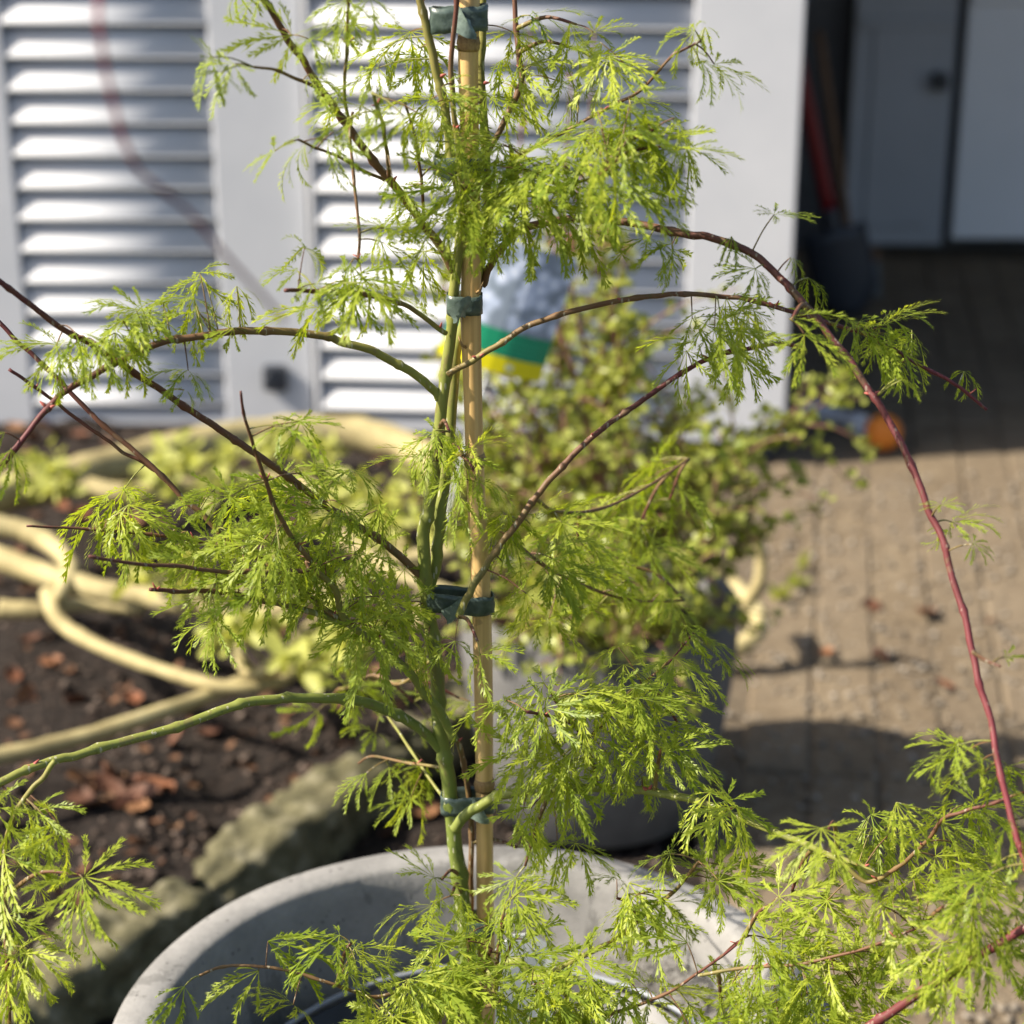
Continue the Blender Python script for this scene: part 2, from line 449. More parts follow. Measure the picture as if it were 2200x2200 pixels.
# ------------------------------------------------------------------ house wall with louvred panels, open shed on the right
house = empty('house', (0, 4.5, 0), 0, 'pale grey house front with an open dark shed bay', 'building')
def hp(name, c, s, mt, b=.004):
    v, f = bbox((c[0], c[1] - 4.5, c[2]), s, b); mb = MB(); mb.add(v, f); return mb.build(name, mt, house)
hp('wall', (-3.13, 4.26, 1.25), (3.7, .16, 2.62), M['wall'])
hp('lintel', (1.12, 4.26, 2.33), (4.78, .17, .48), M['wall'])
hp('backing_panel', (-.40, 4.33, 1.02), (1.76, .03, 2.10), M['gap_grey'])
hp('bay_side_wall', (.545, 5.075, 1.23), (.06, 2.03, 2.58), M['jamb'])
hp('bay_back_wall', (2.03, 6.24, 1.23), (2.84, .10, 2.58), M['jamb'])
hp('bay_end_wall', (3.5, 5.3, 1.23), (.12, 1.75, 2.58), M['wall'])
hp('ceiling', (2.03, 5.19, 2.545), (2.90, 1.96, .03), M['wall'])
hp('roof', (-.6, 5.72, 2.66), (9.2, 3.0, .16), M['roof'])
# louvred panels
SLAT = None
def slat_mesh(w):
    # bulging blade: rounded face to the front, hollow behind
    face = [(.024, .030), (.015, .0275), (.006, .0225), (-.002, .0155), (-.009, .0065), (-.0145, -.0035), (-.0185, -.0135), (-.021, -.0215), (-.0218, -.025)]
    back = [(-.0195, -.0265), (-.016, -.020), (-.012, -.008), (-.005, .003), (.004, .012), (.014, .0185), (.024, .022)]
    prof = face + back
    v, f = [], []
    for x in (-w / 2, w / 2):
        for a, b in prof: v.append((x, a * .66 - .007, b * 1.06))
    n = len(prof)
    for i in range(n): f.append((i, (i + 1) % n, n + (i + 1) % n, n + i))
    f.append(tuple(range(n))[::-1]); f.append(tuple(range(n, 2 * n)))
    me = mesh('slat', v, f, [M['paint']], True)
    for p_ in list(me.polygons)[-2:] + list(me.polygons)[7:10]: p_.use_smooth = False
    return me
def louvre_panel(a, b, sl_, sr_, label, latch=None):
    a, b = Vector(a), Vector(b); w = (b - a).length
    e = empty('louvre_panel', (*a, 0), math.atan2(b.y - a.y, b.x - a.x), label, 'louvre panel', 'white louvred panels')
    H, z0, th = 2.0, .05, .045
    def pc(name, c, s, bv=.003):
        v, f = bbox(c, s, bv); mb = MB(); mb.add(v, f); return mb.build(name, M['paint'], e)
    pc('stile', (sl_ / 2, 0, z0 + H / 2), (sl_, th, H)); pc('stile', (w - sr_ / 2, 0, z0 + H / 2), (sr_, th, H))
    lw = w - sl_ - sr_; xc = sl_ + lw / 2
    pc('rail', (xc, .003, z0 + .018), (lw - .002, th - .012, .034)); pc('rail', (xc, .003, z0 + H - .05), (lw - .002, th - .012, .10))
    sm = slat_mesh(lw - .002)
    z = z0 + .078
    while z < H - .14:
        link('slat', sm, e, (xc, .0 + random.uniform(-.001, .001), z), (random.uniform(-.02, .02), random.uniform(-.0015, .0015), 0)); z += .0678
    if latch:
        v, f = bbox((latch[0], -.034, latch[1]), (.052, .022, .058), .006); mb = MB(); mb.add(v, f)
        la = mb.build('latch', M['dark_metal'], e)
        path, rd = smooth_path([(latch[0] - .012, -.045, latch[1] + .01), (latch[0] - .012, -.058, latch[1] + .01), (latch[0] + .012, -.058, latch[1] - .008)], [.005] * 3)
        v, f = tube(path, rd, 8); mb = MB(); mb.add(v, f); mb.build('knob', M['dark_metal'], la, True)
    return e
louvre_panel((-1.252, 4.146), (-.435, 4.138), .202, .190, 'white louvred panel with a wide stile and small black latch', ((q(522, 707, 4.13).x + 1.252), q(522, 707, 4.13).z))
louvre_panel((-.424, 4.110), (.584, 4.020), .012, .218, 'white louvred panel behind the plant tag with plain white edge board')
# doors inside the bay
def slab_door(name, x0, x1, z0, z1, Y, mt, label, cat, extra):
    e = empty(name, ((x0 + x1) / 2, Y, z0), 0, label, cat)
    w, h = x1 - x0, z1 - z0
    v, f = bbox((0, 0, h / 2), (w, .04, h), .004); mb = MB(); mb.add(v, f); mb.build('leaf_panel', mt, e)
    for nm, c_, s_, m2 in extra:
        v, f = bbox((c_[0], c_[1], c_[2] - z0), s_, .004); mb = MB(); mb.add(v, f); mb.build(nm, m2, e)
    return e
def xz(x, y, Y): p_ = q(x, y, Y); return p_.x, p_.z
YD = 6.10
dx0, dx1 = xz(1588, 480, YD)[0], xz(1772, 480, YD)[0]
dw = dx1 - dx0
zt = xz(1700, 95, YD)[1]; zh = xz(1700, 130, YD)[1]
slab_door('shed_door', dx0, dx1, .03, 2.0, YD, M['door_grey'], 'dark grey shed door with teal glazed upper pane', 'door',
          [('pane', (0, -.022, 1.42), (dw - .09, .012, .96), M['glass']),
           ('pane_rail', (0, -.026, zt + .085), (dw - .02, .02, .035), M['door_grey']),
           ('lower_panel', (0, -.024, .40), (dw - .11, .012, .62), M['door_grey']),
           ('handle', (dw / 2 - .05, -.05, zh - .03), (.045, .06, .05), M['dark_metal'])])
px0 = xz(1786, 480, YD)[0]
zs = xz(1850, 18, YD - .05)[1]
slab_door('cupboard', px0, px0 + .62, .055, 1.9, YD - .03, M['panel_grey'], 'pale blue grey flat panelled cupboard beside the shed door', 'cupboard',
          [('upper_panel', (0, -.030, zs + .55), (.615, .022, 1.06), M['panel_grey']), ('kick_board', (0, .006, .066), (.61, .03, .03), M['jamb'])])

# shovel, broom, pipe, ball
def part_tube(name, pts, rad, mt, parent, sides=12, sub=4):
    path, rd = smooth_path(pts, rad, sub); v, f = tube(path, rd, sides); mb = MB(); mb.add(v, f); return mb.build(name, mt, parent, True)
base = G(1607, 588, .02); base.z = .012
top = Vector((.655, base.y - .10, 1.02))
ax = (top - base).normalized()
sh = empty('shovel', base, 0, 'long handled shovel with red shaft leaning in the dark bay', 'shovel')
part_tube('shaft', [ax * .30, ax * .6, ax * (top - base).length * .93], [.021, .02, .019], M['red_paint'], sh)
part_tube('socket', [ax * .19, ax * .25, ax * .315], [.03, .027, .0235], M['blade_steel'], sh)
side = Vector((0, 1, 0)).cross(ax).normalized() * -1
vv, ff = [], []
for k in (0, 1):
    for i in range(9):
        t = i / 8; w = .088 * (1 - .55 * max(0, .25 - t) / .25) 
        for j in range(7):
            s_ = j / 6 * 2 - 1
            vv.append(ax * (t * .255) + side * (s_ * w) + Vector((0, 1, 0)) * (-.03 * (1 - s_ * s_) + .004 * k))
n = 63
for i in range(8):
    for j in range(6):
        a = i * 7 + j; ff.append((a, a + 1, a + 8, a + 7)); ff.append((a + n + 7, a + n + 8, a + n + 1, a + n))
rim_ = [j for j in range(7)] + [i * 7 + 6 for i in range(1, 9)] + [56 + j for j in range(5, -1, -1)] + [i * 7 for i in range(7, 0, -1)]
for a, b in zip(rim_, rim_[1:] + rim_[:1]): ff.append((b, a, a + n, b + n))
link('blade', mesh('blade', vv, ff, [M['blade_steel']], True), sh)
Lh = (top - base).length
gp = [ax * (Lh * .925), ax * (Lh * .965) + side * .05, ax * (Lh * 1.03) + side * .052, ax * (Lh * 1.045), ax * (Lh * 1.03) - side * .052, ax * (Lh * .965) - side * .05, ax * (Lh * .925)]
part_tube('grip', gp, [.017] * 7, M['pale_grip'], sh)
bb = G(1618, 560, .0); bb.z = 0.0
br = empty('broom', bb, 0, 'broom with brown wooden handle beside the shed door', 'broom')
tip = q(1545, 60, bb.y - .02) - bb
bx_ = tip.normalized()
part_tube('handle', [bx_ * .12, bx_ * .5, tip], [.013, .013, .012], M['brown_wood'], br)
v, f = bbox((0.0, 0, .125), (.11, .055, .04), .01); mb = MB(); mb.add(v, f); mb.build('head', M['brown_wood'], br)
mb = MB()
for i in range(60):
    x_, y_ = random.uniform(-.05, .05), random.uniform(-.022, .022)
    v, f = tube([Vector((x_, y_, .105)), Vector((x_ * 1.15, y_ * 1.3, .05)), Vector((x_ * 1.25, y_ * 1.5, .002))], [.0035, .003, .002], 4); mb.add(v, f)
mb.build('bristles', M['bristle'], br, kind='stuff')
pa, pb = G(1512, 765, .03), G(1632, 800, .03)
pv = (pb - pa)
pm = (pa + pb) / 2; pm.z = .0
d = pv.normalized()
prof = [(.022, -.5), (.0235, -.49), (.0235, -.33), (.021, -.32), (.021, .32), (.0235, .33), (.0235, .49), (.022, .5), (.017, .5), (.017, -.5), (.022, -.5)]
v, f = lathe([(r_, z_ * pv.length) for r_, z_ in prof], 24)
rot = d.to_track_quat('Z', 'Y').to_matrix()
v = [rot @ x + Vector((0, 0, .026)) for x in v]
tag(link('pipe_offcut', mesh('pipe_offcut', v, f, [M['pipe']], True), None, pm), 'short pale grey pipe offcut lying on shaded paving by the white panel', 'pipe')
v, f = [], []
oc = G(1664, 850, .0)
prof = [(.041 * math.sin(math.pi * i / 16), .041 - .041 * math.cos(math.pi * i / 16)) for i in range(17)]
prof = [(max(r_ * (1 - .05 * (1 if i % 16 == 8 else 0)), .0004), z_) for i, (r_, z_) in enumerate(prof)]
v, f = lathe(prof, 28, .01)
tag(link('ball', mesh('ball', v, f, [M['orange']], True), None, (oc.x, oc.y, .0)), 'small orange ball on the paving at the edge of the shade', 'ball')

# ------------------------------------------------------------------ concrete pots
PC = Vector((-.026, 1.2, 0)); RIM = .263; PH = .52
pot = empty('concrete_pot', PC, 0, 'large round pale concrete pot holding the staked maple', 'pot')
ot = [(.10, 0), (.165, 0), (.172, .006), (.205, .14), (.235, .30), (.252, .42), (RIM - .003, PH - .008), (RIM - .0008, PH - .003), (RIM - .004, PH)]
it = [(RIM - .029, PH + .0005), (RIM - .033, PH - .003), (RIM - .036, PH - .02), (.213, .40), (.205, .34), (.17, .16), (.12, .10), (.02, .10)]
v, f = lathe(ot + it, 128, .006, 10)
mb = MB(); mb.add(v, f); mb.build('bowl', M['concrete'], pot, True)
# rough mortar left on the inner wall, right side
vv, ff = [], []
for i in range(61):
    for j in range(25):
        a = R(66) - R(80) * i / 60; t = j / 24
        z = PH - .045 - .09 * t
        w = math.sin(math.pi * i / 60) ** .6 * math.sin(math.pi * min(1, t * 1.1 + .05)) ** .6 if t < .95 else 0
        r_ = .2125 + (z - .40) * .14
        p_ = Vector((math.cos(a), math.sin(a), z * 4))
        r_ -= -.004 + w * (.007 + .016 * abs(noise.noise(p_ * 9)) + .008 * noise.noise(p_ * 30))
        vv.append((r_ * math.cos(a), r_ * math.sin(a), z))
for i in range(60):
    for j in range(24):
        a = i * 25 + j; ff.append((a, a + 1, a + 26, a + 25))
link('mortar_patch', mesh('mortar_patch', vv, ff, [M['mortar']], True), pot)
NR = .198; NZ = PH - .078
npot = empty('nursery_pot', PC + Vector((.012, .0, .102)), 0, 'black plastic nursery pot with thin grey rim inside the concrete pot', 'pot')
zz = NZ - .102
v, f = lathe([(.02, .0), (.14, .0), (.145, .004), (NR - .006, zz - .06), (NR - .002, zz - .004), (NR - .005, zz - .004), (.14, .012), (.02, .012)], 72)
mb = MB(); mb.add(v, f); mb.build('shell', M['black_plastic'], npot, True)
path = [Vector((NR * math.cos(a), NR * math.sin(a), zz)) for a in [2 * math.pi * i / 72 for i in range(73)]]
v, f = tube(path, [.0024] * 73, 8); mb = MB(); mb.add(v, f); mb.build('rim', M['rim_plastic'], npot, True)
vv, ff = [(0, 0, 0)], []
for i in range(1, 15):
    for j in range(48):
        a = 2 * math.pi * j / 48; r_ = (NR - .008) * i / 14
        vv.append((r_ * math.cos(a), r_ * math.sin(a), .008 * noise.noise(Vector((r_ * math.cos(a) * 25, r_ * math.sin(a) * 25, 2)))))
for j in range(48): ff.append((0, 1 + j, 1 + (j + 1) % 48))
for i in range(13):
    for j in range(48):
        a, b = 1 + i * 48 + j, 1 + i * 48 + (j + 1) % 48; ff.append((a, a + 48, b + 48, b))
SOIL_Z = NZ - .035
o = link('potting_mix', mesh('potting_mix', vv, ff, [M['soil']], True), None, (PC.x + .012, PC.y, SOIL_Z)); tag(o, 'dark potting mix filling the black nursery pot', 'soil', kind='stuff')
# white label in the pot
lb = P(1128, 2100, 1.26)
e = empty('plant_label', (lb.x, lb.y, SOIL_Z), R(12), 'rounded white plastic plant label stuck in the nursery pot', 'label')
hh = max(.05, lb.z - SOIL_Z + .03)
pr = [(-.004, -.02), (.004, -.02), (.005, hh * .35), (.022, hh * .5), (.025, hh * .75), (.02, hh * .93), (.008, hh), (-.008, hh), (-.02, hh * .93), (-.025, hh * .75), (-.022, hh * .5), (-.005, hh * .35)]
n = len(pr)
vv = [(a, -.0006 + .012 * (b / hh) ** 2, b) for a, b in pr] + [(a, .0006 + .012 * (b / hh) ** 2, b) for a, b in pr]
ff = [tuple(range(n)), tuple(range(2 * n - 1, n - 1, -1))] + [(i, (i + 1) % n + 0, n + (i + 1) % n, n + i) for i in range(n)]
link('blade', mesh('blade', vv, ff, [M['white_plastic']]), e)

# ------------------------------------------------------------------ laceleaf maple
maple = empty('maple_tree', (PC.x + .012, PC.y, SOIL_Z), 0, 'young laceleaf maple with feathery lime green leaves tied to a cane', 'tree')
MO = Vector((PC.x + .012, PC.y, SOIL_Z))
samples = []                                    # (world point, radius) along every shoot
def branch(name, pts, Y0, Y1, w0, w1, age0, age1, ys=None, off=None, knots=True, bear=True):
    """pts in photograph pixels; width w in pixels at the plant's distance"""
    n = len(pts)
    ln = [0]
    for a, b in zip(pts, pts[1:]): ln.append(ln[-1] + math.hypot(b[0] - a[0], b[1] - a[1]))
    tt = [l / ln[-1] for l in ln]
    W = []
    for i, (x, y) in enumerate(pts):
        Y = ys[i] if ys else Y0 + (Y1 - Y0) * tt[i] ** 1.2
        W.append(P(x, y, Y))
    rr = [(w0 + (w1 - w0) * t) * .5 / FPX * 1.27 for t in tt]
    path, rd = smooth_path(W, rr, 6)
    s_ = random.random() * 50
    L_ = len(path)
    if knots:                                    # swollen nodes
        nxt = random.uniform(.03, .05); acc = 0
        for i in range(1, L_):
            acc += (path[i] - path[i - 1]).length
            if acc > nxt: rd[i] *= 1.28; acc = 0; nxt = random.uniform(.028, .055)
        for i in range(1, L_ - 1):
            path[i] = path[i] + Vector((noise.noise(Vector((s_, i * .31, 0))), noise.noise(Vector((s_, i * .31, 9))), noise.noise(Vector((s_, i * .31, 5))))) * min(.0008, rd[i] * .5)
    v, f = tube(path, rd, 10, .06, s_)
    mb = MB()
    ag = []
    for i in range(L_): ag += [age0 + (age1 - age0) * i / (L_ - 1)] * 10
    mb.add([x - MO for x in v], f, 0, ag)
    o = mb.build(name, M['bark'], maple, True)
    for i in range(0, L_ if bear else 0): samples.append((path[i], rd[i]))
    return path
T = 'branch'
branch('trunk', [(1012, 2230), (1008, 2100), (1000, 1990), (994, 1935), (979, 1824), (969, 1728), (960, 1651), (948, 1586), (942, 1537), (939, 1439), (925, 1340), (914, 1266), (910, 1151), (921, 1094), (933, 1017), (944, 921), (956, 807), (968, 728), (975, 632), (987, 536), (994, 460), (985, 400), (967, 325), (956, 230), (937, 153), (921, 77), (902, 0), (885, -90), (860, -260)], 1.2, 1.2, 40, 13, 0.0, .42)
branch('stem', [(922, 1262), (936, 1215), (941, 1170), (948, 1094), (960, 998), (971, 883), (979, 768), (1005, 660), (1036, 555), (1048, 460), (1042, 300), (1034, 153), (1038, 0), (1040, -200)], 1.207, 1.222, 27, 12, .12, .4)
branch('stem', [(1016, 2200), (1011, 1920), (1013, 1766), (998, 1651), (985, 1600), (962, 1566)], 1.214, 1.208, 14, 12, .55, .45)
branch('stem', [(994, 455), (982, 300), (970, 180), (971, 115), (979, 19), (984, -120)], 1.19, 1.18, 12, 9, .25, .8)
branch('stem', [(1045, 330), (1090, 250), (1121, 172), (1113, 115), (1105, 0), (1095, -150)], 1.225, 1.25, 13, 9, .5, .7)
branch(T, [(975, 582), (944, 528), (910, 486), (875, 433), (833, 383), (787, 325), (735, 255), (689, 191), (651, 130), (613, 77), (590, 34), (560, -15), (520, -90)], 1.2, 1.13, 18, 12, .5, .68)
branch(T, [(958, 716), (910, 681), (875, 658), (818, 639), (753, 628), (712, 625), (613, 624)], 1.195, 1.09, 11, 8, .3, .72)
branch(T, [(944, 858), (935, 842), (895, 807), (849, 780), (799, 753), (730, 734), (708, 724), (597, 712), (517, 712), (421, 724), (345, 738), (270, 770), (191, 810), (134, 845), (88, 895), (38, 960), (-40, 1040)], 1.2, 1.08, 19, 11, .18, .85)
branch(T, [(912, 1250), (875, 1209), (810, 1155), (740, 1113), (670, 1063), (613, 1021), (544, 971), (498, 941), (440, 902), (383, 864), (287, 799), (191, 738), (126, 701), (60, 650), (0, 605), (-60, 560)], 1.2, 1.10, 18, 11, .52, .78)
b7 = branch(T, [(976, 1590), (944, 1525), (914, 1491), (875, 1439), (807, 1381), (740, 1331), (720, 1266), (682, 1228), (651, 1186), (613, 1132), (586, 1075), (555, 990), (536, 929), (525, 895), (517, 841)], 1.19, 1.08, 21, 5, .12, .72)
branch(T, [(745, 1336), (700, 1310), (640, 1262), (570, 1208), (494, 1167), (440, 1109), (402, 1078), (337, 1013), (287, 967), (214, 906), (180, 872), (96, 787), (38, 734), (-20, 672), (-70, 620)], 1.155, 1.17, 13, 9, .42, .8)
branch(T, [(337, 1013), (300, 990), (268, 975), (230, 944), (184, 914), (115, 860), (77, 833), (19, 793)], 1.165, 1.15, 8, 7, .6, .75)
branch(T, [(661, 1206), (655, 1226), (575, 1228), (479, 1228), (383, 1216), (306, 1213), (191, 1195)], 1.13, 1.05, 11, 6, .5, .7)
branch(T, [(745, 1340), (690, 1322), (620, 1301), (560, 1290), (486, 1272), (383, 1270), (322, 1266)], 1.16, 1.08, 15, 8, .2, .8)
branch(T, [(500, 1172), (460, 1170), (383, 1155), (191, 1136), (57, 1130)], 1.16, 1.12, 8, 5, .55, .7)
branch(T, [(948, 1612), (914, 1575), (856, 1537), (787, 1510), (730, 1502), (660, 1499), (597, 1502), (536, 1508), (470, 1528), (380, 1562), (270, 1592), (161, 1623), (115, 1634), (46, 1659), (0, 1682), (-60, 1705)], 1.2, 1.04, 24, 17, .08, .3)
branch(T, [(118, 1634), (90, 1672), (54, 1713), (20, 1780), (8, 1860), (11, 1960), (15, 2050), (19, 2190), (24, 2300)], 1.05, 1.0, 11, 9, .28, .7)
branch(T, [(976, 1782), (1000, 1752), (1036, 1728), (1075, 1709), (1151, 1697), (1266, 1694), (1343, 1694), (1419, 1705), (1498, 1720), (1575, 1751), (1651, 1782), (1728, 1812), (1785, 1839), (1843, 1858), (1908, 1897)], 1.185, 1.06, 25, 11, .12, .34)
branch(T, [(1283, 1694), (1274, 1644), (1258, 1594), (1232, 1556), (1190, 1502)], 1.165, 1.13, 11, 6, .5, .8)
branch(T, [(1232, 1556), (1190, 1540), (1132, 1529)], 1.14, 1.10, 8, 6, .6, .8)
branch(T, [(1258, 1594), (1300, 1550), (1380, 1470), (1440, 1420), (1490, 1360)], 1.14, 1.2, 8, 4, .6, .85)
branch(T, [(1800, 1842), (1860, 1895), (1912, 1874), (1950, 1847), (1996, 1801), (2027, 1759), (2073, 1743), (2149, 1720), (2230, 1690)], 1.07, 1.0, 10, 6, .4, .75)
branch(T, [(985, 1325), (1000, 1290), (1017, 1259), (1044, 1213), (1075, 1170), (1113, 1121), (1151, 1071), (1190, 1021), (1247, 964), (1304, 914), (1362, 872), (1419, 833), (1465, 801), (1537, 764), (1632, 745), (1674, 738), (1728, 747)], 1.178, 1.25, 17, 9, .30, .95)
branch(T, [(962, 805), (1025, 768), (1080, 735), (1132, 701), (1209, 674), (1304, 651), (1400, 636), (1470, 632), (1567, 638), (1621, 647), (1690, 666), (1766, 689), (1851, 716), (1912, 745), (1958, 776), (2027, 810), (2073, 841), (2120, 880)], 1.172, 1.17, 13, 7, .42, .88)
branch(T, [(1036, 613), (1052, 575), (1075, 536), (1105, 502), (1144, 483), (1228, 471), (1304, 473), (1381, 483), (1470, 502), (1529, 511), (1613, 544), (1659, 582), (1705, 628), (1747, 674), (1797, 740), (1828, 776), (1862, 830), (1900, 887), (1958, 998), (1996, 1098), (2027, 1167), (2042, 1228), (2073, 1327), (2088, 1396), (2103, 1470), (2126, 1537), (2142, 1621), (2161, 1709), (2180, 1786), (2200, 1843), (2225, 1920)], 1.215, .93, 17, 12, .52, 1.0)
branch(T, [(2190, 1815), (2250, 1900), (2262, 1960), (2240, 1985), (2200, 1996), (2111, 2050), (2035, 2096), (1977, 2130), (1920, 2172), (1874, 2200), (1800, 2260)], .94, .98, 15, 19, .85, .85)
branch(T, [(2088, 1400), (2120, 1420), (2150, 1432)], .96, .95, 8, 4, .6, .7, knots=False)
branch(T, [(1010, 2130), (1060, 2085), (1113, 2065), (1150, 2098), (1190, 2086), (1228, 2065), (1297, 2031), (1343, 2004), (1400, 1950), (1450, 1915), (1500, 1850)], 1.19, 1.12, 20, 6, .2, .5)
branch(T, [(1010, 2170), (1075, 2150), (998, 2126), (902, 2119), (807, 2142), (740, 2123), (632, 2088), (544, 2075), (479, 2077), (429, 2096)], 1.17, 1.03, 9, 6, .55, .5, ys=[1.17, 1.13, 1.09, 1.07, 1.06, 1.05, 1.05, 1.05, 1.05, 1.04])
branch(T, [(1075, 2150), (1163, 2200), (1250, 2240)], 1.11, 1.08, 9, 7, .55, .6)
branch(T, [(1170, 2200), (1300, 2180), (1420, 2140), (1500, 2090), (1570, 2040), (1600, 2010)], 1.09, 1.05, 9, 5, .4, .85)
branch(T, [(1500, 2095), (1600, 2080), (1720, 2070), (1850, 2040), (1980, 1990)], 1.05, 1.0, 8, 5, .4, .7)
branch(T, [(1055, 460), (1100, 350), (1180, 300), (1250, 262), (1320, 225), (1381, 191), (1439, 123), (1460, 111), (1506, 88)], 1.215, 1.16, 9, 5, .4, .7)
branch(T, [(1100, 345), (1150, 380), (1210, 395), (1280, 380), (1330, 340)], 1.2, 1.1, 8, 5, .4, .6)
branch(T, [(753, 276), (740, 200), (745, 110), (748, 20), (750, -60)], 1.16, 1.12, 7, 6, .3, .6)
branch(T, [(770, 560), (772, 500), (762, 400), (752, 290), (758, 240)], 1.13, 1.15, 6, 6, .6, .5)
branch(T, [(836, 380), (832, 330), (820, 260), (800, 200)], 1.165, 1.1, 9, 6, .6, .2)
branch(T, [(910, 470), (905, 380), (890, 290), (870, 220)], 1.18, 1.15, 7, 5, .7, .4)
branch(T, [(690, 192), (640, 170), (590, 150), (545, 144)], 1.15, 1.1, 8, 5, .6, .5)
branch(T, [(825, 387), (770, 360), (720, 335), (680, 318), (640, 300)], 1.165, 1.1, 7, 5, .55, .5)
branch(T, [(960, 1723), (900, 1640), (845, 1555), (820, 1520)], 1.21, 1.3, 8, 6, .3, .35)
branch(T, [(952, 1650), (880, 1640), (800, 1625), (770, 1640)], 1.21, 1.28, 8, 5, .4, .6)
branch(T, [(1150, 1071), (1200, 1100), (1300, 1090), (1400, 1040), (1480, 985)], 1.25, 1.42, 9, 5, .4, .7)
branch(T, [(1090, 1150), (1160, 1210), (1260, 1260), (1360, 1290), (1470, 1290)], 1.22, 1.36, 9, 5, .4, .75)
branch(T, [(925, 1420), (860, 1470), (800, 1450), (740, 1480)], 1.21, 1.42, 9, 5, .4, .6)
# shoot that arches over towards the viewer, far out of focus
branch(T, [(885, -90), (700, -330), (420, -360), (250, -200), (213, 0), (232, 170), (290, 350), (400, 450), (490, 555), (560, 630), (610, 690)], 1.2, .6, 9, 5, 1.0, 1.05,
       ys=[1.2, 1.0, .82, .68, .625, .62, .62, .625, .63, .635, .64], bear=False)

# leaves --------------------------------------------------------------
def make_leaf(seed, nl=7, spread=118, droop=70, pitch0=5, fold=.25, side_len=.28):
    rnd = random.Random(seed)
    V, F = [], []
    for k in range(nl):
        u = (k / (nl - 1)) * 2 - 1
        ang = R(u * spread + rnd.uniform(-8, 8))
        Ln = (1.0 - .48 * abs(u) ** 1.7) * rnd.uniform(.85, 1.1)
        pt = R(-pitch0 + rnd.uniform(-14, 14)); dr = R(droop * rnd.uniform(.6, 1.6)); sw = R(rnd.uniform(-34, 34))
        nseg = 10
        pos = Vector((0, 0, 0)); pts, tans, lats = [], [], []
        for i in range(nseg + 1):
            t = i / nseg
            el = pt - dr * t ** 1.1; az = ang + sw * t * t
            tan = Vector((math.cos(az) * math.cos(el), math.sin(az) * math.cos(el), math.sin(el)))
            pts.append(pos.copy()); tans.append(tan); lats.append(Vector((-math.sin(az), math.cos(az), 0)))
            pos = pos + tan * (Ln / nseg)
        def hw(t): return Ln * (.0045 + .0085 * math.sin(math.pi * min(1, t * 1.02)) ** .9)
        b0 = len(V)
        for i in range(nseg + 1):
            t = i / nseg; nrm = tans[i].cross(lats[i])
            w = hw(t) if i < nseg else Ln * .0008
            V.append(pts[i] + lats[i] * w + nrm * (w * fold)); V.append(pts[i] - lats[i] * w + nrm * (w * fold))
        for i in range(nseg):
            a = b0 + 2 * i; F.append((a, a + 1, a + 3, a + 2))
        ns = 10
        for s_ in (1, -1):
            for j in range(ns):
                t = .17 + .74 * (j + rnd.uniform(-.2, .2) + (.0 if s_ > 0 else .45)) / ns
                x = t * nseg; i = min(int(x), nseg - 1); fr = x - i
                c = pts[i].lerp(pts[i + 1], fr); tn, lt = tans[i], lats[i]; nr = tn.cross(lt)
                sl_ = side_len * Ln * (math.sin(math.pi * (t * .88 + .09)) ** .8) * rnd.uniform(.7, 1.25)
                fa = R(rnd.uniform(10, 22))
                dv = (tn * math.cos(fa) + lt * (s_ * math.sin(fa)) + nr * (fold * .4 + rnd.uniform(-.22, .18))).normalized()
                w = hw(t); bw = .009 * Ln
                e0 = c + lt * (s_ * w * .4) - tn * bw; e1 = c + lt * (s_ * w * .4) + tn * bw
                pv_ = dv.cross(nr).normalized() * s_
                m1 = c + dv * (sl_ * .38); m2 = c + dv * (sl_ * .66); tipv = c + dv * sl_ - nr * (sl_ * .14)
                n0 = len(V)
                # narrow blade carrying two fine teeth
                V += [e0, m1 + pv_ * (.0085 * Ln), m1 + pv_ * (.028 * Ln) + dv * (.06 * Ln), m2 + pv_ * (.005 * Ln), tipv,
                      m2 - pv_ * (.004 * Ln), m2 - pv_ * (.017 * Ln) + dv * (.045 * Ln), m1 - pv_ * (.006 * Ln), e1]
                F += [(n0, n0 + 1, n0 + 7, n0 + 8), (n0 + 1, n0 + 2, n0 + 3), (n0 + 1, n0 + 3, n0 + 5, n0 + 7), (n0 + 3, n0 + 4, n0 + 5), (n0 + 5, n0 + 6, n0 + 7)]
    return V, F
variants = []
for k in range(18):
    if k < 9: a = dict(nl=random.choice((7, 9, 9)), spread=random.uniform(105, 140), droop=random.uniform(18, 62), pitch0=random.uniform(-22, 12))
    elif k < 14: a = dict(nl=7, spread=random.uniform(75, 110), droop=random.uniform(45, 95), pitch0=random.uniform(0, 28), fold=.6)
    else: a = dict(nl=random.choice((5, 7)), spread=random.uniform(40, 65), droop=random.uniform(50, 85), pitch0=random.uniform(15, 35), fold=.9, side_len=.21)
    V_, F_ = make_leaf(100 + k, **a)
    variants.append((V_, F_, mesh('leaf', V_, F_, [M['maple_leaf']])))

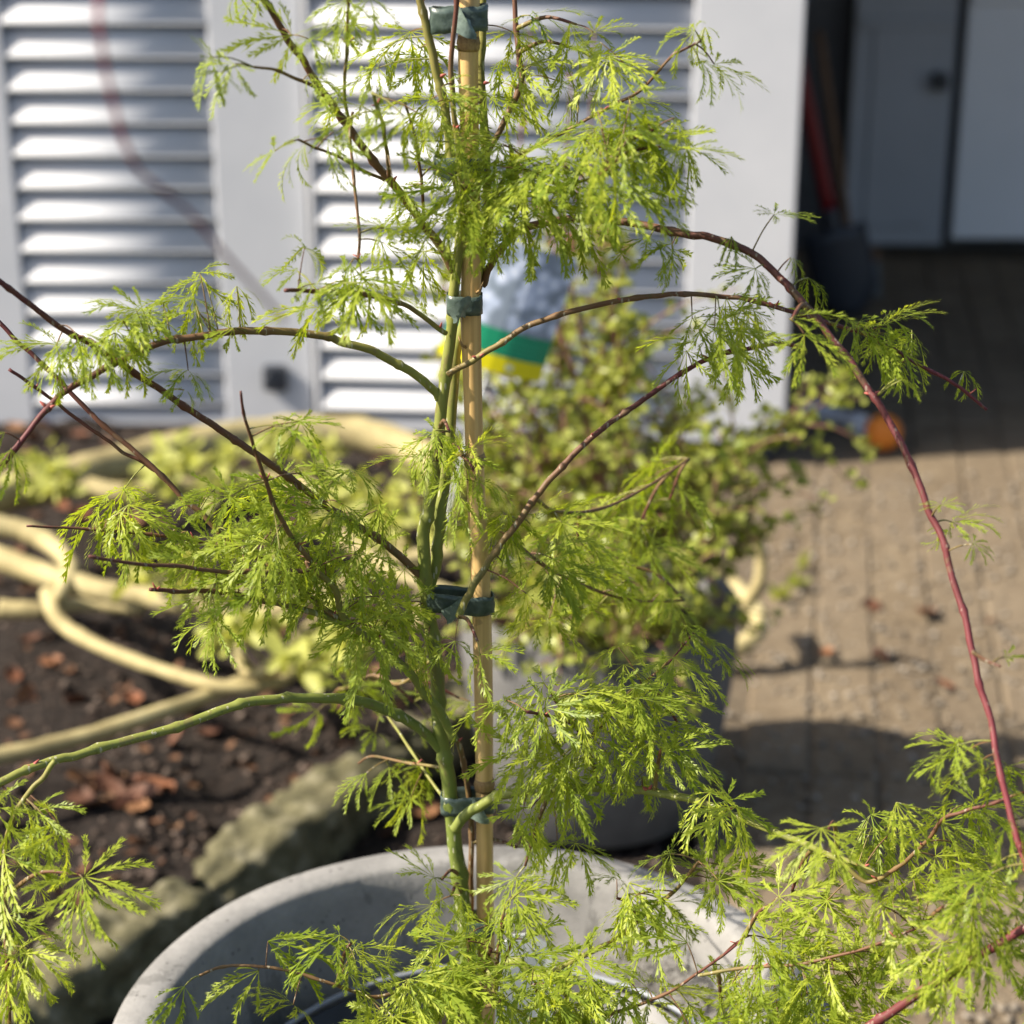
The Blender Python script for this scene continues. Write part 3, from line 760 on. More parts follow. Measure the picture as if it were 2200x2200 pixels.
# clusters of leaves: x, y (1932 grid), count, radius px, leaf length cm [, Y]
CL = [
 # upper left
 (440, 112, 2, 28, 3.2), (405, 132, 1, 12, 2.6), (505, 8, 2, 25, 3.0), (562, 92, 1, 18, 3.0), (625, 25, 3, 28, 3.4), (660, 70, 2, 22, 3.2), (705, 22, 2, 25, 3.4), (545, 262, 2, 28, 3.2), (505, 280, 1, 15, 2.8), (595, 262, 1, 15, 3.0),
 (600, 140, 2, 18, 3.0), (690, 185, 3, 26, 3.6), (655, 210, 1, 15, 3.2), (735, 205, 3, 28, 3.6), (780, 360, 2, 20, 4.0), (760, 390, 1, 15, 3.6), (730, 330, 1, 12, 3.0), (760, 120, 2, 24, 3.4), (800, 170, 3, 24, 3.6),
 # crown centre
 (830, 95, 2, 24, 3.8), (790, 40, 2, 24, 3.6), (850, 215, 3, 28, 4.0), (905, 175, 2, 24, 3.6), (950, 125, 3, 26, 3.8), (1010, 95, 3, 28, 4.2), (1080, 85, 3, 26, 4.4), (1120, 105, 2, 22, 4.2), (1055, 165, 2, 24, 3.8), (965, 55, 2, 22, 3.6), (1100, 45, 1, 14, 3.4),
 (900, 255, 3, 32, 4.2, 1.165), (860, 300, 3, 28, 4.2, 1.165), (960, 275, 4, 32, 4.4, 1.165), (1000, 325, 3, 28, 4.4, 1.153), (880, 365, 4, 30, 4.8, 1.141), (850, 400, 2, 22, 4.6, 1.129), (930, 375, 3, 26, 4.4, 1.153), (1050, 295, 3, 28, 4.4, 1.147), (1100, 255, 4, 30, 4.8, 1.129), (1150, 228, 3, 26, 4.6, 1.129), (1200, 255, 3, 28, 4.8, 1.129), (1245, 235, 2, 24, 4.6, 1.129), (1265, 270, 1, 14, 4.2, 1.135), (1080, 345, 3, 26, 4.4, 1.141), (1125, 325, 2, 22, 4.2), (1185, 340, 2, 22, 3.8), (1205, 195, 2, 22, 3.8), (1165, 190, 1, 16, 3.6),
 (1295, 90, 3, 26, 3.6), (1325, 105, 1, 12, 3.4), (1240, 450, 2, 20, 4.0), (1265, 470, 1, 10, 3.6), (1130, 405, 1, 14, 3.4), (1050, 405, 2, 18, 3.8), (1165, 260, 2, 20, 4.2),
 # left middle
 (690, 480, 3, 30, 4.4, 1.1), (650, 530, 3, 22, 4.6, 1.1), (625, 570, 1, 14, 4.2), (685, 555, 1, 8, 2.8), (725, 465, 2, 22, 4.0), (775, 460, 1, 14, 3.6), (575, 518, 1, 12, 3.0), (590, 560, 1, 12, 3.0),
 (420, 540, 2, 22, 3.8), (370, 570, 2, 24, 3.6), (330, 590, 1, 18, 3.4), (300, 605, 2, 20, 3.4), (395, 595, 2, 20, 3.4), (245, 615, 2, 24, 3.6), (185, 635, 3, 26, 3.8), (140, 645, 2, 18, 3.6), (220, 665, 2, 22, 3.6), (340, 690, 1, 12, 3.2), (352, 735, 1, 8, 2.6), (435, 615, 1, 16, 3.2), (265, 590, 1, 14, 3.4),
 (575, 778, 1, 14, 3.4), (540, 800, 1, 10, 3.2), (5, 835, 1, 12, 3.4), (25, 865, 1, 12, 3.2),
 # left dense mass
 (225, 935, 3, 22, 5.2), (250, 965, 2, 20, 4.6), (300, 970, 1, 18, 4.2), (335, 985, 2, 20, 4.2), (385, 950, 1, 18, 3.8), (425, 920, 2, 22, 4.0), (455, 950, 2, 22, 4.2), (505, 955, 2, 24, 4.0), (545, 925, 2, 24, 3.8), (585, 960, 3, 26, 4.2), (630, 930, 3, 26, 4.0), (665, 970, 3, 28, 4.2), (705, 950, 2, 24, 4.0), (400, 1015, 2, 24, 4.0), (460, 1030, 3, 26, 4.2), (520, 1030, 3, 26, 4.2), (580, 1040, 3, 28, 4.2), (640, 1050, 3, 28, 4.2), (700, 1040, 3, 28, 4.4), (742, 1075, 2, 24, 4.2), (385, 1090, 1, 20, 3.6), (440, 1100, 2, 24, 4.0), (500, 1110, 2, 24, 4.0), (560, 1100, 3, 28, 4.2), (620, 1110, 3, 28, 4.2), (680, 1125, 3, 28, 4.4), (730, 1140, 3, 28, 4.4), (765, 1170, 3, 28, 4.4), (378, 1150, 2, 18, 4.4), (410, 1165, 1, 16, 4.0), (700, 1180, 2, 24, 4.2), (755, 1215, 2, 24, 4.2), (790, 1175, 1, 22, 4.2), (850, 1205, 1, 16, 3.8, 1.15), (905, 1215, 1, 16, 4.0, 1.13), (610, 895, 1, 16, 3.6), (340, 1060, 1, 16, 3.6),
 # centre
 (850, 815, 2, 20, 4.2, 1.15), (880, 862, 3, 22, 4.4, 1.14), (835, 870, 1, 16, 4.0, 1.15), (900, 890, 1, 14, 3.8, 1.14), (868, 905, 2, 18, 4.2, 1.14), (945, 985, 2, 24, 4.4), (1000, 990, 2, 26, 4.6), (1060, 1000, 3, 28, 4.8), (1090, 1025, 3, 26, 4.6), (1030, 1050, 3, 26, 4.6), (980, 1045, 2, 24, 4.4), (955, 1075, 1, 20, 4.2),
 (1160, 930, 3, 36, 4.4, 1.38), (1230, 900, 3, 34, 4.2, 1.42), (1290, 880, 2, 24, 4.0, 1.44), (1200, 1000, 3, 34, 4.4, 1.40), (1260, 950, 3, 34, 4.2, 1.42), (1180, 1060, 2, 30, 4.2, 1.36), (1185, 1110, 2, 24, 4.2), (1225, 1115, 2, 22, 4.0), (1265, 1130, 1, 14, 3.6), (1010, 1130, 2, 28, 4.4), (960, 1125, 1, 20, 4.2), (1080, 1090, 2, 26, 4.4), (1120, 1150, 2, 26, 4.2, 1.3),
 # right middle
 (1330, 610, 3, 26, 4.0), (1300, 645, 2, 22, 3.8), (1370, 625, 2, 22, 4.0), (1390, 670, 1, 14, 3.8), (1405, 590, 2, 20, 3.6), (1645, 615, 3, 26, 4.2), (1690, 610, 3, 24, 4.2), (1725, 635, 1, 16, 3.8), (1680, 665, 1, 16, 3.8), (1600, 600, 1, 16, 3.6), (1490, 605, 2, 12, 4.0, 1.08),
 (1460, 405, 1, 6, 3.0), (1385, 448, 1, 6, 2.2), (1515, 490, 1, 12, 2.8), (1530, 525, 1, 10, 2.6), (1690, 725, 2, 8, 2.0), (1790, 985, 2, 12, 2.4), (1835, 1030, 1, 10, 2.4), (1775, 950, 1, 8, 2.2), (1895, 1240, 1, 8, 1.8), (1420, 510, 1, 10, 2.6), (1820, 700, 1, 10, 2.2),
 # lower right fan
 (1200, 1250, 3, 28, 4.4), (1265, 1240, 2, 20, 3.8), (1310, 1205, 2, 20, 3.6), (1345, 1265, 1, 12, 3.4), (1160, 1290, 3, 24, 4.4), (1120, 1325, 3, 26, 4.4), (1060, 1310, 3, 28, 4.4, 1.13), (1010, 1330, 2, 24, 4.4, 1.13), (945, 1325, 1, 16, 4.2, 1.12), (1005, 1395, 2, 20, 4.4, 1.15), (1050, 1425, 4, 30, 4.6, 1.14), (1100, 1395, 3, 26, 4.4), (1170, 1355, 3, 28, 4.8), (1220, 1360, 3, 28, 4.8), (1250, 1400, 2, 24, 4.4), (1200, 1440, 3, 26, 4.6), (1140, 1430, 2, 24, 4.4), (1285, 1370, 1, 16, 4.0), (1015, 1480, 3, 26, 4.4), (1000, 1530, 3, 22, 4.4), (1010, 1590, 2, 20, 4.6), (985, 1600, 2, 18, 4.2, 1.2), (985, 1650, 1, 14, 4.2, 1.14),
 # lower left of the trunk
 (690, 1462, 1, 12, 4.6, 1.24), (735, 1430, 1, 18, 4.0, 1.26), (770, 1455, 2, 20, 4.2, 1.26), (765, 1500, 1, 14, 4.2, 1.24), (720, 1395, 1, 18, 3.8, 1.3), (700, 1280, 2, 30, 4.2, 1.42), (745, 1240, 2, 28, 4.2, 1.36), (660, 1300, 2, 28, 4.2, 1.42), (620, 1330, 1, 20, 4.0, 1.45), (790, 1330, 2, 26, 4.2, 1.36), (880, 1320, 1, 24, 4.0, 1.3),
 # in the pot
 (830, 1660, 1, 14, 4.6, 1.16), (850, 1690, 2, 16, 4.4, 1.14), (955, 1690, 2, 20, 4.2, 1.12), (950, 1735, 2, 20, 4.2, 1.12), (880, 1755, 3, 24, 4.6, 1.10), (975, 1760, 1, 14, 4.4, 1.12), (930, 1780, 2, 22, 4.4, 1.1),
 (665, 1770, 2, 22, 4.0), (690, 1795, 1, 14, 4.2), (505, 1775, 1, 4, 5.8), (490, 1835, 1, 8, 5.2), (345, 1862, 1, 6, 4.0), (575, 1890, 1, 12, 4.2), (650, 1850, 1, 18, 4.2),
 (820, 1850, 4, 34, 5.0, 1.05), (760, 1885, 4, 34, 5.0, 1.04), (880, 1885, 4, 34, 5.0, 1.04), (940, 1900, 2, 28, 4.8, 1.05), (850, 1800, 3, 28, 4.8, 1.07), (720, 1920, 2, 26, 4.8, 1.03), (1000, 1850, 2, 28, 4.6, 1.06), (1060, 1865, 3, 28, 4.6, 1.07), (1120, 1845, 3, 28, 4.8, 1.08), (1100, 1905, 3, 28, 4.8, 1.06), (1180, 1885, 3, 28, 4.6, 1.07), (1240, 1855, 2, 24, 4.4, 1.08),
 (1185, 1670, 2, 22, 4.6), (1230, 1700, 3, 26, 4.6), (1160, 1690, 1, 16, 4.2), (1265, 1720, 2, 18, 4.2), (1340, 1640, 3, 18, 5.0), (1370, 1660, 1, 16, 4.6), (1265, 1615, 1, 10, 4.4), (1380, 1525, 2, 18, 4.6), (1350, 1515, 1, 12, 4.2),
 (1600, 1600, 2, 22, 4.6), (1620, 1555, 2, 20, 4.2), (1655, 1600, 2, 20, 4.4), (1560, 1560, 1, 12, 4.0, .98), (1710, 1520, 1, 14, 4.6), (1775, 1540, 2, 20, 4.2), (1840, 1445, 3, 24, 4.6), (1875, 1430, 2, 20, 4.4), (1850, 1530, 3, 24, 4.6), (1905, 1560, 2, 20, 4.4), (1790, 1600, 2, 20, 4.2),
 (1490, 1690, 2, 22, 4.6), (1460, 1700, 1, 18, 4.4), (1530, 1745, 2, 24, 4.6), (1440, 1765, 2, 20, 5.0), (1395, 1790, 2, 24, 4.6), (1300, 1790, 1, 16, 4.4), (1350, 1830, 2, 24, 4.8), (1420, 1850, 3, 28, 4.8), (1500, 1830, 3, 30, 5.2, 1.03), (1560, 1850, 4, 32, 5.2, 1.02), (1620, 1800, 3, 28, 4.8), (1680, 1775, 3, 28, 4.6), (1705, 1715, 2, 24, 4.6), (1755, 1695, 2, 24, 4.6), (1820, 1700, 3, 28, 4.6), (1880, 1720, 3, 26, 4.6), (1870, 1655, 2, 24, 4.4), (1605, 1885, 3, 30, 5.0, 1.02), (1680, 1855, 3, 28, 4.8, 1.02), (1500, 1905, 3, 30, 5.0, 1.02), (1430, 1910, 2, 26, 4.8), (1300, 1905, 3, 28, 4.8), (1360, 1890, 3, 28, 4.8), (1250, 1920, 2, 24, 4.8), (1760, 1835, 1, 18, 4.2), (1800, 1780, 2, 22, 4.4), (1905, 1790, 1, 20, 4.4),
 # lower left edge
 (165, 1645, 2, 10, 6.2, 1.0), (105, 1560, 2, 14, 5.0), (60, 1545, 1, 12, 4.6), (15, 1590, 1, 14, 4.8), (25, 1485, 1, 12, 4.4), (15, 1640, 1, 12, 4.8), (20, 1810, 2, 16, 5.4), (60, 1780, 1, 12, 4.8), (5, 1720, 1, 12, 4.6), (0, 1890, 1, 16, 5.2), (-10, 1520, 1, 10, 4.4),
]
kd = KDTree(len(samples))
for i, (p_, r_) in enumerate(samples): kd.insert(p_, i)
kd.balance()
sscr = [scr(p_) for p_, r_ in samples]
random.seed(21)
leaves, twig_n, pet = [], 0, MB()
axis0 = P(960, 1100, 1.2)
for cdef in CL:
    x, y, n, rp, sz = cdef[:5]; Yf = cdef[5] if len(cdef) > 5 else None
    sx, sy = x * K, y * K
    best, bi = 1e9, 0
    for i, (a, b, dz) in enumerate(sscr):
        dd = math.hypot(a - sx, b - sy)
        if Yf: dd += abs(samples[i][0].y - Yf) * 2500
        if dd < best: best, bi = dd, i
    ap = samples[bi][0]
    C = P(sx, sy, Yf if Yf else ap.y + random.uniform(-.025, .02))
    local = []
    dvec = C - ap
    if dvec.length > .035:
        end = ap + dvec * .9
        mid = ap + dvec * .45 + Vector((0, 0, dvec.length * .12))
        path, rd = smooth_path([ap, mid, end], [.0016, .0013, .0009], 6)
        v, f = tube(path, rd, 6)
        mb = MB(); a_ = []
        for i in range(len(path)): a_ += [.35 + .5 * i / len(path)] * 6
        mb.add([u - MO for u in v], f, 0, a_); mb.build('twig', M['bark'], maple, True)
        local = path[3:]
    for _ in range(n):
        rr_ = rp * K * 1.27 / FPX
        off = Vector((random.gauss(0, 1.05), random.gauss(0, .9), random.gauss(0, .85))) * rr_
        if n == 1 and rp < 12: off *= .4
        p_ = C + off
        cand = min(local, key=lambda t: (t - p_).length) if local else None
        co, ix, ds = kd.find(p_)
        an = cand if cand is not None and (cand - p_).length < ds + .012 else co
        h = p_ - an; h.z = 0
        out = Vector((p_.x - axis0.x, p_.y - axis0.y, 0)); out = out.normalized() if out.length > .01 else Vector((0, -1, 0))
        hd = (h.normalized() if h.length > .002 else out) * .8 + out * .55 + Vector((random.gauss(0, .45), random.gauss(0, .45), 0))
        hd = hd.normalized() if hd.length > .05 else out
        pit = R(random.gauss(13, 22))
        X = (hd * math.cos(pit) + Vector((0, 0, -math.sin(pit)))).normalized()
        Yv = Vector((0, 0, 1)).cross(X).normalized(); Z = X.cross(Yv)
        rot = Matrix((X, Yv, Z)).transposed() @ Matrix.Rotation(random.gauss(0, .5), 3, 'X')
        leaves.append((p_, rot, sz * .0114 * random.uniform(.72, 1.18), random.randrange(len(variants))))
        # leaf stalk
        m_ = (an + p_) / 2 + Vector((0, 0, .07 * (p_ - an).length)) 
        path, rd = smooth_path([an, m_, p_], [.0006, .0005, .0004], 3)
        v, f = tube(path, rd, 4); pet.add([u - MO for u in v], f, 0, .25 + .4 * random.random())
pet.build('leaf_stalks', M['bark'], maple, True, kind='stuff')
def rank(l):
    a, b, dz = scr(l[0]); inside = -60 < a < 2260 and -60 < b < 2230
    return -(l[2] / dz) if inside else 0
leaves.sort(key=rank)
for p_, rot, s, k in leaves[:300]:
    o = link('leaf', variants[k][2], maple)
    o.matrix_local = Matrix.LocRotScale(p_ - MO, rot.to_quaternion(), (s, s, s))
mb = MB()
for p_, rot, s, k in leaves[300:]:
    mb.add([rot @ (x * s) + p_ - MO for x in variants[k][0]], variants[k][1])
mb.build('foliage', M['maple_leaf'], maple, kind='stuff')
# pink bud scales at the nodes
random.seed(5)
mb = MB()
for i in range(26, len(samples), 13):
    p_, r_ = samples[i]
    if r_ > .0030 or random.random() < .62: continue
    for s_ in (-1, 1):
        d = Vector((random.uniform(-.5, .5) + s_ * .6, random.uniform(-.6, .3), random.uniform(.1, .9))).normalized()
        ln = random.uniform(.003, .007)
        v, f = tube([p_, p_ + d * ln * .5, p_ + d * ln], [r_ * .5, r_ * .5, .0003], 5)
        mb.add([u - MO for u in v], f)
mb.build('buds', M['bud'], maple, True, kind='stuff')

# ------------------------------------------------------------------ cane and ties
cane_px = [(1044, 2230), (1046, 2100), (1042, 1900), (1041, 1740), (1039, 1500), (1033, 1260), (1022, 1040), (1016, 850), (1012, 700), (1012, 560), (1009, 300), (1006, 150), (1008, 0), (1010, -180), (1012, -420)]
W = [P(x, y, 1.205) for x, y in cane_px]
cb = W[0].copy()
cane = empty('bamboo_cane', (cb.x, cb.y, cb.z), 0, 'tan bamboo cane standing upright in the pot beside the maple trunk', 'cane')
path, rd = smooth_path([w - cb for w in W], [.0062 + .0004 * math.sin(i * 1.7) for i in range(len(W))], 8)
v, f = tube(path, rd, 20); mb = MB(); mb.add(v, f); mb.build('culm', M['bamboo'], cane, True)
for yy in (995, 1690, 385, 95):
    i = min(range(len(path)), key=lambda k: abs(scr(path[k] + cb)[1] - yy))
    a, t = path[i], (path[min(i + 1, len(path) - 1)] - path[i - 1]).normalized()
    v, f = tube([a - t * .004, a - t * .0018, a - t * .0006, a + t * .0006, a + t * .0022, a + t * .005], [.00635, .0071, .0069, .0074, .0070, .0064], 20)
    mb = MB(); mb.add(v, f); mb.build('node_ring', M['bamboo_node'], cane, True)
for yy, s_ in ((640, 1), (760, -1), (540, 1)):
    i = min(range(len(path)), key=lambda k: abs(scr(path[k] + cb)[1] - yy))
    d = Vector((s_ * .5, -.7, .5)).normalized()
    v, f = tube([path[i] + d * .004, path[i] + d * .012, path[i] + d * .012 + Vector((s_ * .002, -.001, .006))], [.0011, .0009, .0003], 6)
    mb = MB(); mb.add(v, f); mb.build('spur', M['bamboo_node'], cane, True)

def tie(x0, x1, y, h, tilt, label, flap=True, seed=0):
    rnd = random.Random(seed)
    a, b = P(x0, y, 1.2), P(x1, y, 1.205)
    c = (a + b) / 2; hw = (b - a).length / 2 + .0006; dp = .0088
    hz = h / FPX * 1.2
    e = empty('plant_tie', c, 0, label, 'plant tie', 'dark green tape ties holding the maple to the cane')
    n = 40; v, f = [], []
    rows = 4
    for layer in (0, 1):
        for j in range(rows + 1):
            for i in range(n):
                an = 2 * math.pi * i / n
                ca, sa = math.cos(an), math.sin(an)
                k = (abs(ca) ** 3 + abs(sa) ** 3) ** (-1 / 3)
                rr = 1 + .05 * noise.noise(Vector((ca * 2.2, sa * 2.2, j * .8 + seed * 7))) - .035 * layer
                zz_ = (j / rows - .5) * hz + math.tan(tilt) * ca * hw + .0012 * noise.noise(Vector((ca * 3, sa * 3, seed + j * .3)))
                v.append((ca * k * hw * rr, sa * k * dp * rr, zz_))
    m_ = (rows + 1) * n
    for j in range(rows):
        for i in range(n):
            a_, b_ = j * n + i, j * n + (i + 1) % n
            f.append((a_, b_, b_ + n, a_ + n)); f.append((a_ + m_, a_ + n + m_, b_ + n + m_, b_ + m_))
    for i in range(n):
        a_, b_ = i, (i + 1) % n; f.append((a_, a_ + m_, b_ + m_, b_))
        a_, b_ = rows * n + i, rows * n + (i + 1) % n; f.append((a_, b_, b_ + m_, a_ + m_))
    link('band', mesh('band', v, f, [M['tie']], True), e)
    if flap:
        v, f = [], []
        L_ = rnd.uniform(.015, .022); x_ = rnd.uniform(-.2, .3) * hw; s_ = rnd.choice((-1, 1))
        for lay in (0, 1):
            for i in range(7):
                t = i / 6
                for j in range(5):
                    u = j / 4 - .5
                    v.append((x_ + s_ * t * L_ * .7 + .002 * math.sin(u * 4 + t * 3), -dp * 1.04 - .0035 * math.sin(t * 2.6) - .001 * t - lay * .0004, u * hz * (1.1 - .35 * t) - t * t * L_ * .35 + .001 * math.sin(t * 7)))
        for i in range(6):
            for j in range(4):
                a_ = i * 5 + j; f.append((a_, a_ + 1, a_ + 6, a_ + 5)); f.append((a_ + 35, a_ + 40, a_ + 41, a_ + 36))
        link('loose_end', mesh('loose_end', v, f, [M['tie_pale']], True), e)
tie(962, 1034, 652, 44, 0.0, 'dark green tape tie just above the upper plain length of cane', True, 1)
tie(905, 1060, 1290, 46, -.10, 'dark green tape tie crossed by a rising green branch at mid trunk', True, 2)
tie(949, 1062, 1722, 50, .06, 'dark green tape tie just above the lowest thick right hand branch', True, 3)
tie(925, 1046, 40, 52, .05, 'dark green tape tie at the top of the cane among the crown shoots', True, 4)
tie(934, 1040, 355, 40, .0, 'dark green tape tie half hidden by drooping leaves in the crown', True, 5)
tie(990, 1060, 1985, 44, .03, 'dark green tape tie inside the pot just over the soil', False, 6)

# ------------------------------------------------------------------ smaller planter with shrub behind
pc2 = G(1126, 1520, 0.0); pc2.z = 0; pc2.y += .02
R2 = .192; H2 = .315
p2 = empty('planter', pc2, 0, 'smaller smooth grey concrete planter behind the large pot', 'pot')
v, f = lathe([(.02, 0), (R2 - .05, 0), (R2 - .043, .006), (R2 - .015, .12), (R2, .24), (R2, H2 - .005), (R2 - .004, H2), (R2 - .02, H2), (R2 - .024, H2 - .005), (R2 - .024, H2 - .05), (.02, H2 - .05)], 72, .004, 8)
mb = MB(); mb.add(v, f); mb.build('bowl', M['concrete_dark'], p2, True)
v, f = [(0, 0, 0)], []
for j in range(40): v.append(((R2 - .026) * math.cos(j * math.pi / 20), (R2 - .026) * math.sin(j * math.pi / 20), 0))
for j in range(40): f.append((0, 1 + j, 1 + (j + 1) % 40))
o = link('shrub_soil', mesh('shrub_soil', v, f, [M['soil']]), None, pc2 + Vector((0, 0, H2 - .04))); tag(o, 'dark soil in the smaller grey planter', 'soil', kind='stuff')
random.seed(33)
SB = pc2 + Vector((0, 0, H2 - .045))
shrub = empty('leafy_shrub', SB, 0, 'small leaved green shrub with reddish stems in the grey planter', 'shrub')
ssamp = []
def shoot(pts, r0, r1, name='stem'):
    path, rd = smooth_path(pts, [r0 + (r1 - r0) * i / (len(pts) - 1) for i in range(len(pts))], 5)
    v, f = tube(path, rd, 7); mb = MB(); mb.add([u - SB for u in v], f); mb.build(name, M['shrub_stem'], shrub, True)
    return path
tips = [(1080, 150, 2.40), (1000, 60, 2.42), (1120, 60, 2.45), (1090, 430, 2.42), (1150, 560, 2.35), (1060, 420, 2.5), (1220, 620, 2.4), (1300, 760, 2.38), (1400, 850, 2.36), (1480, 800, 2.4), (1180, 700, 2.55), (960, 700, 2.45), (880, 560, 2.5), (850, 700, 2.42), (1440, 930, 2.45), (1350, 960, 2.3), (1260, 800, 2.55), (1100, 780, 2.3), (1200, 900, 2.25), (1020, 900, 2.3), (900, 980, 2.35), (1420, 1040, 2.4), (1300, 1090, 2.25), (1130, 1050, 2.25), (980, 1080, 2.3), (830, 900, 2.45), (1510, 790, 2.42), (830, 540, 2.5), (1130, 420, 2.46), (1190, 480, 2.5),
        (1040, 1230, 2.16), (1120, 1260, 2.14), (1200, 1240, 2.16), (1290, 1220, 2.2), (960, 1210, 2.2), (1360, 1180, 2.3), (1080, 1170, 2.14), (1240, 1160, 2.18), (900, 1180, 2.26)]
for (x, y, Y) in tips:
    e_ = q(x, y, Y); b_ = SB + Vector((random.uniform(-.05, .05), random.uniform(-.05, .05), 0))
    d = e_ - b_
    p1 = b_ + d * .33 + Vector((0, 0, .06 * d.length)) + Vector((random.gauss(0, .02), random.gauss(0, .02), 0))
    p2_ = b_ + d * .68 + Vector((0, 0, .05 * d.length)) + Vector((random.gauss(0, .02), random.gauss(0, .02), 0))
    pth = shoot([b_, p1, p2_, e_], .0042, .0013)
    ssamp += [(pp, i / len(pth)) for i, pp in enumerate(pth)]
    if y < 420: continue
    for _ in range(9):
        k = random.randrange(len(pth) // 3, len(pth) - 1)
        t_ = pth[k] + Vector((random.gauss(0, .07), random.gauss(0, .06), random.gauss(.04, .05)))
        if t_.z < SB.z + .02 and (t_ - SB).xy.length < R2: t_.z = SB.z + .02 + random.random() * .04
        pp = shoot([pth[k], (pth[k] + t_) / 2 + Vector((0, 0, .015)), t_], .0018, .0008, 'twig')
        ssamp += [(u, .9) for u in pp]
def round_leaf(seed):
    rnd = random.Random(seed); v, f = [(0, 0, 0)], []
    n = 8
    cx = .55
    v = [(0, 0, 0), (cx, 0, -.05)]
    for i in range(n):
        a = math.pi - 2 * math.pi * (i + .5) / n
        r_ = .5 * rnd.uniform(.9, 1.08)
        v.append((cx + r_ * math.cos(a), r_ * .82 * math.sin(a), .10 * abs(math.sin(a)) - .08 * math.cos(a)))
    for i in range(n): f.append((1, 2 + (i + 1) % n, 2 + i))
    return v, f
rl = []
for k in range(5):
    V_, F_ = round_leaf(k); rl.append((V_, F_, mesh('leaf', V_, F_, [M['shrub_leaf']], True)))
sl_list = []
for _ in range(7800):
    pp, t = random.choice(ssamp)
    s = random.uniform(.008, .018)
    d = Vector((random.gauss(0, 1), random.gauss(0, 1), random.gauss(.25, .7))).normalized()
    p_ = pp + d * .004
    if scr(p_)[1] < 480 and random.random() < .70: continue
    Yv = d.orthogonal().normalized(); Z = d.cross(Yv)
    if Z.z < 0: Yv = -Yv; Z = -Z
    rot = Matrix((d, Yv, Z)).transposed() @ Matrix.Rotation(random.gauss(0, .5), 3, 'X')
    sl_list.append((p_, rot, s, random.randrange(5)))
sl_list.sort(key=lambda l: -l[2] / l[0].y)
for p_, rot, s, k in sl_list[:300]:
    o = link('leaf', rl[k][2], shrub); o.matrix_local = Matrix.LocRotScale(p_ - SB, rot.to_quaternion(), (s, s, s))
mb = MB()
for p_, rot, s, k in sl_list[300:]:
    mb.add([rot @ (Vector(x) * s) + p_ - SB for x in rl[k][0]], rl[k][1])
mb.build('foliage', M['shrub_leaf'], shrub, True, kind='stuff')
mb = MB()
for pp, t in ssamp:
    if scr(pp)[1] < 560 and random.random() < .55:
        d = Vector((random.gauss(0, .6), random.gauss(0, .6), 1)).normalized(); ln = random.uniform(.006, .016)
        v, f = tube([pp, pp + d * ln * .6, pp + d * ln], [.0014, .0026, .0005], 5); mb.add([u - SB for u in v], f)
mb.build('buds', M['bud'], shrub, True, kind='stuff')

# plant tag: printed card hung in the shrub
m = mat('tag_photo', rough=.35, spec=.5); v_ = coords(m, 1.0, False)
vo = N(m, 'ShaderNodeTexVoronoi'); vo.inputs['Scale'].default_value = 60; L(m, v_, vo.inputs['Vector'])
n1 = noise_n(m, v_, 30, 4)
cc = ramp(m, vo.outputs['Distance'], [(.10, (.78, .82, .90)), (.40, (.50, .58, .74)), (.62, (.16, .20, .24))])
setc(m, mix(m, math_n(m, 'MULTIPLY', n1, .4), cc, (.55, .64, .80))); M['tag_photo'] = m
M['tag_green'] = mat('tag_green', (.012, .26, .13), .35, .5); M['tag_yellow'] = mat('tag_yellow', (.75, .66, .01), .35, .5)
M['tag_mark'] = mat('tag_mark', (.72, .74, .55), .4); M['tag_ink'] = mat('tag_ink', (.03, .36, .20), .4)
YT = 2.22
tl = q(905, 432, YT); trr = q(1068, 470, YT); bl = q(826, 672, YT); brr = q(1018, 728, YT)
ctr = (bl + brr) / 2
ux = (brr - bl); wT = ux.length; ux = ux.normalized()
uz = (tl - bl); uz = (uz - ux * uz.dot(ux)).normalized(); uy = uz.cross(ux)
hT = (tl - bl).length * .98
tg = bpy.data.objects.new('plant_tag', None); col.objects.link(tg)
tg.matrix_world = Matrix.Translation(ctr) @ Matrix((ux, uy, uz)).transposed().to_4x4()
tag(tg, 'printed plant tag with blue flower photo, green and yellow bands', 'plant tag')
def tp(name, x0, x1, z0, z1, th, mt, y=0.0):
    nn = 8; v, f = [], []
    for k in (0, 1):
        for i in range(nn + 1):
            xx = x0 + (x1 - x0) * i / nn; bend = .014 * (xx / wT * 2) ** 2
            for z_ in (z0, z1): v.append((xx, bend + y + (k * th), z_))
    n_ = (nn + 1) * 2
    for i in range(nn):
        a = 2 * i; f.append((a, a + 2, a + 3, a + 1)); f.append((a + n_, a + 1 + n_, a + 3 + n_, a + 2 + n_))
        f.append((a, a + n_, a + 2 + n_, a + 2)); f.append((a + 1, a + 3, a + 3 + n_, a + 1 + n_))
    f.append((0, 1, 1 + n_, n_)); e_ = 2 * nn; f.append((e_, e_ + n_, e_ + 1 + n_, e_ + 1))
    return link(name, mesh(name, v, f, [mt]), tg)
hw_ = wT / 2
tp('photo_print', -hw_, hw_, hT * .335, hT, .0006, M['tag_photo'])
tp('green_band', -hw_, hw_, hT * .135, hT * .335, .0006, M['tag_green'])
tp('yellow_band', -hw_, hw_, 0, hT * .135, .0006, M['tag_yellow'])
for k in range(4): tp('print_line', hw_ * .1, hw_ * .8, hT * (.17 + .035 * k), hT * (.182 + .035 * k), .0003, M['tag_ink'], -.0006)
tp('round_mark', hw_ * .28, hw_ * .42, hT * .045, hT * .085, .0003, M['tag_mark'], -.0006)
path, rd = smooth_path([Vector((0, .006, hT * .1)), Vector((.0, .012, -.1)), Vector((.01, .02, -.3))], [.0022] * 3)
v, f = tube(path, rd, 6); mb = MB(); mb.add(v, f); mb.build('stick', M['white_plastic'], tg, True)

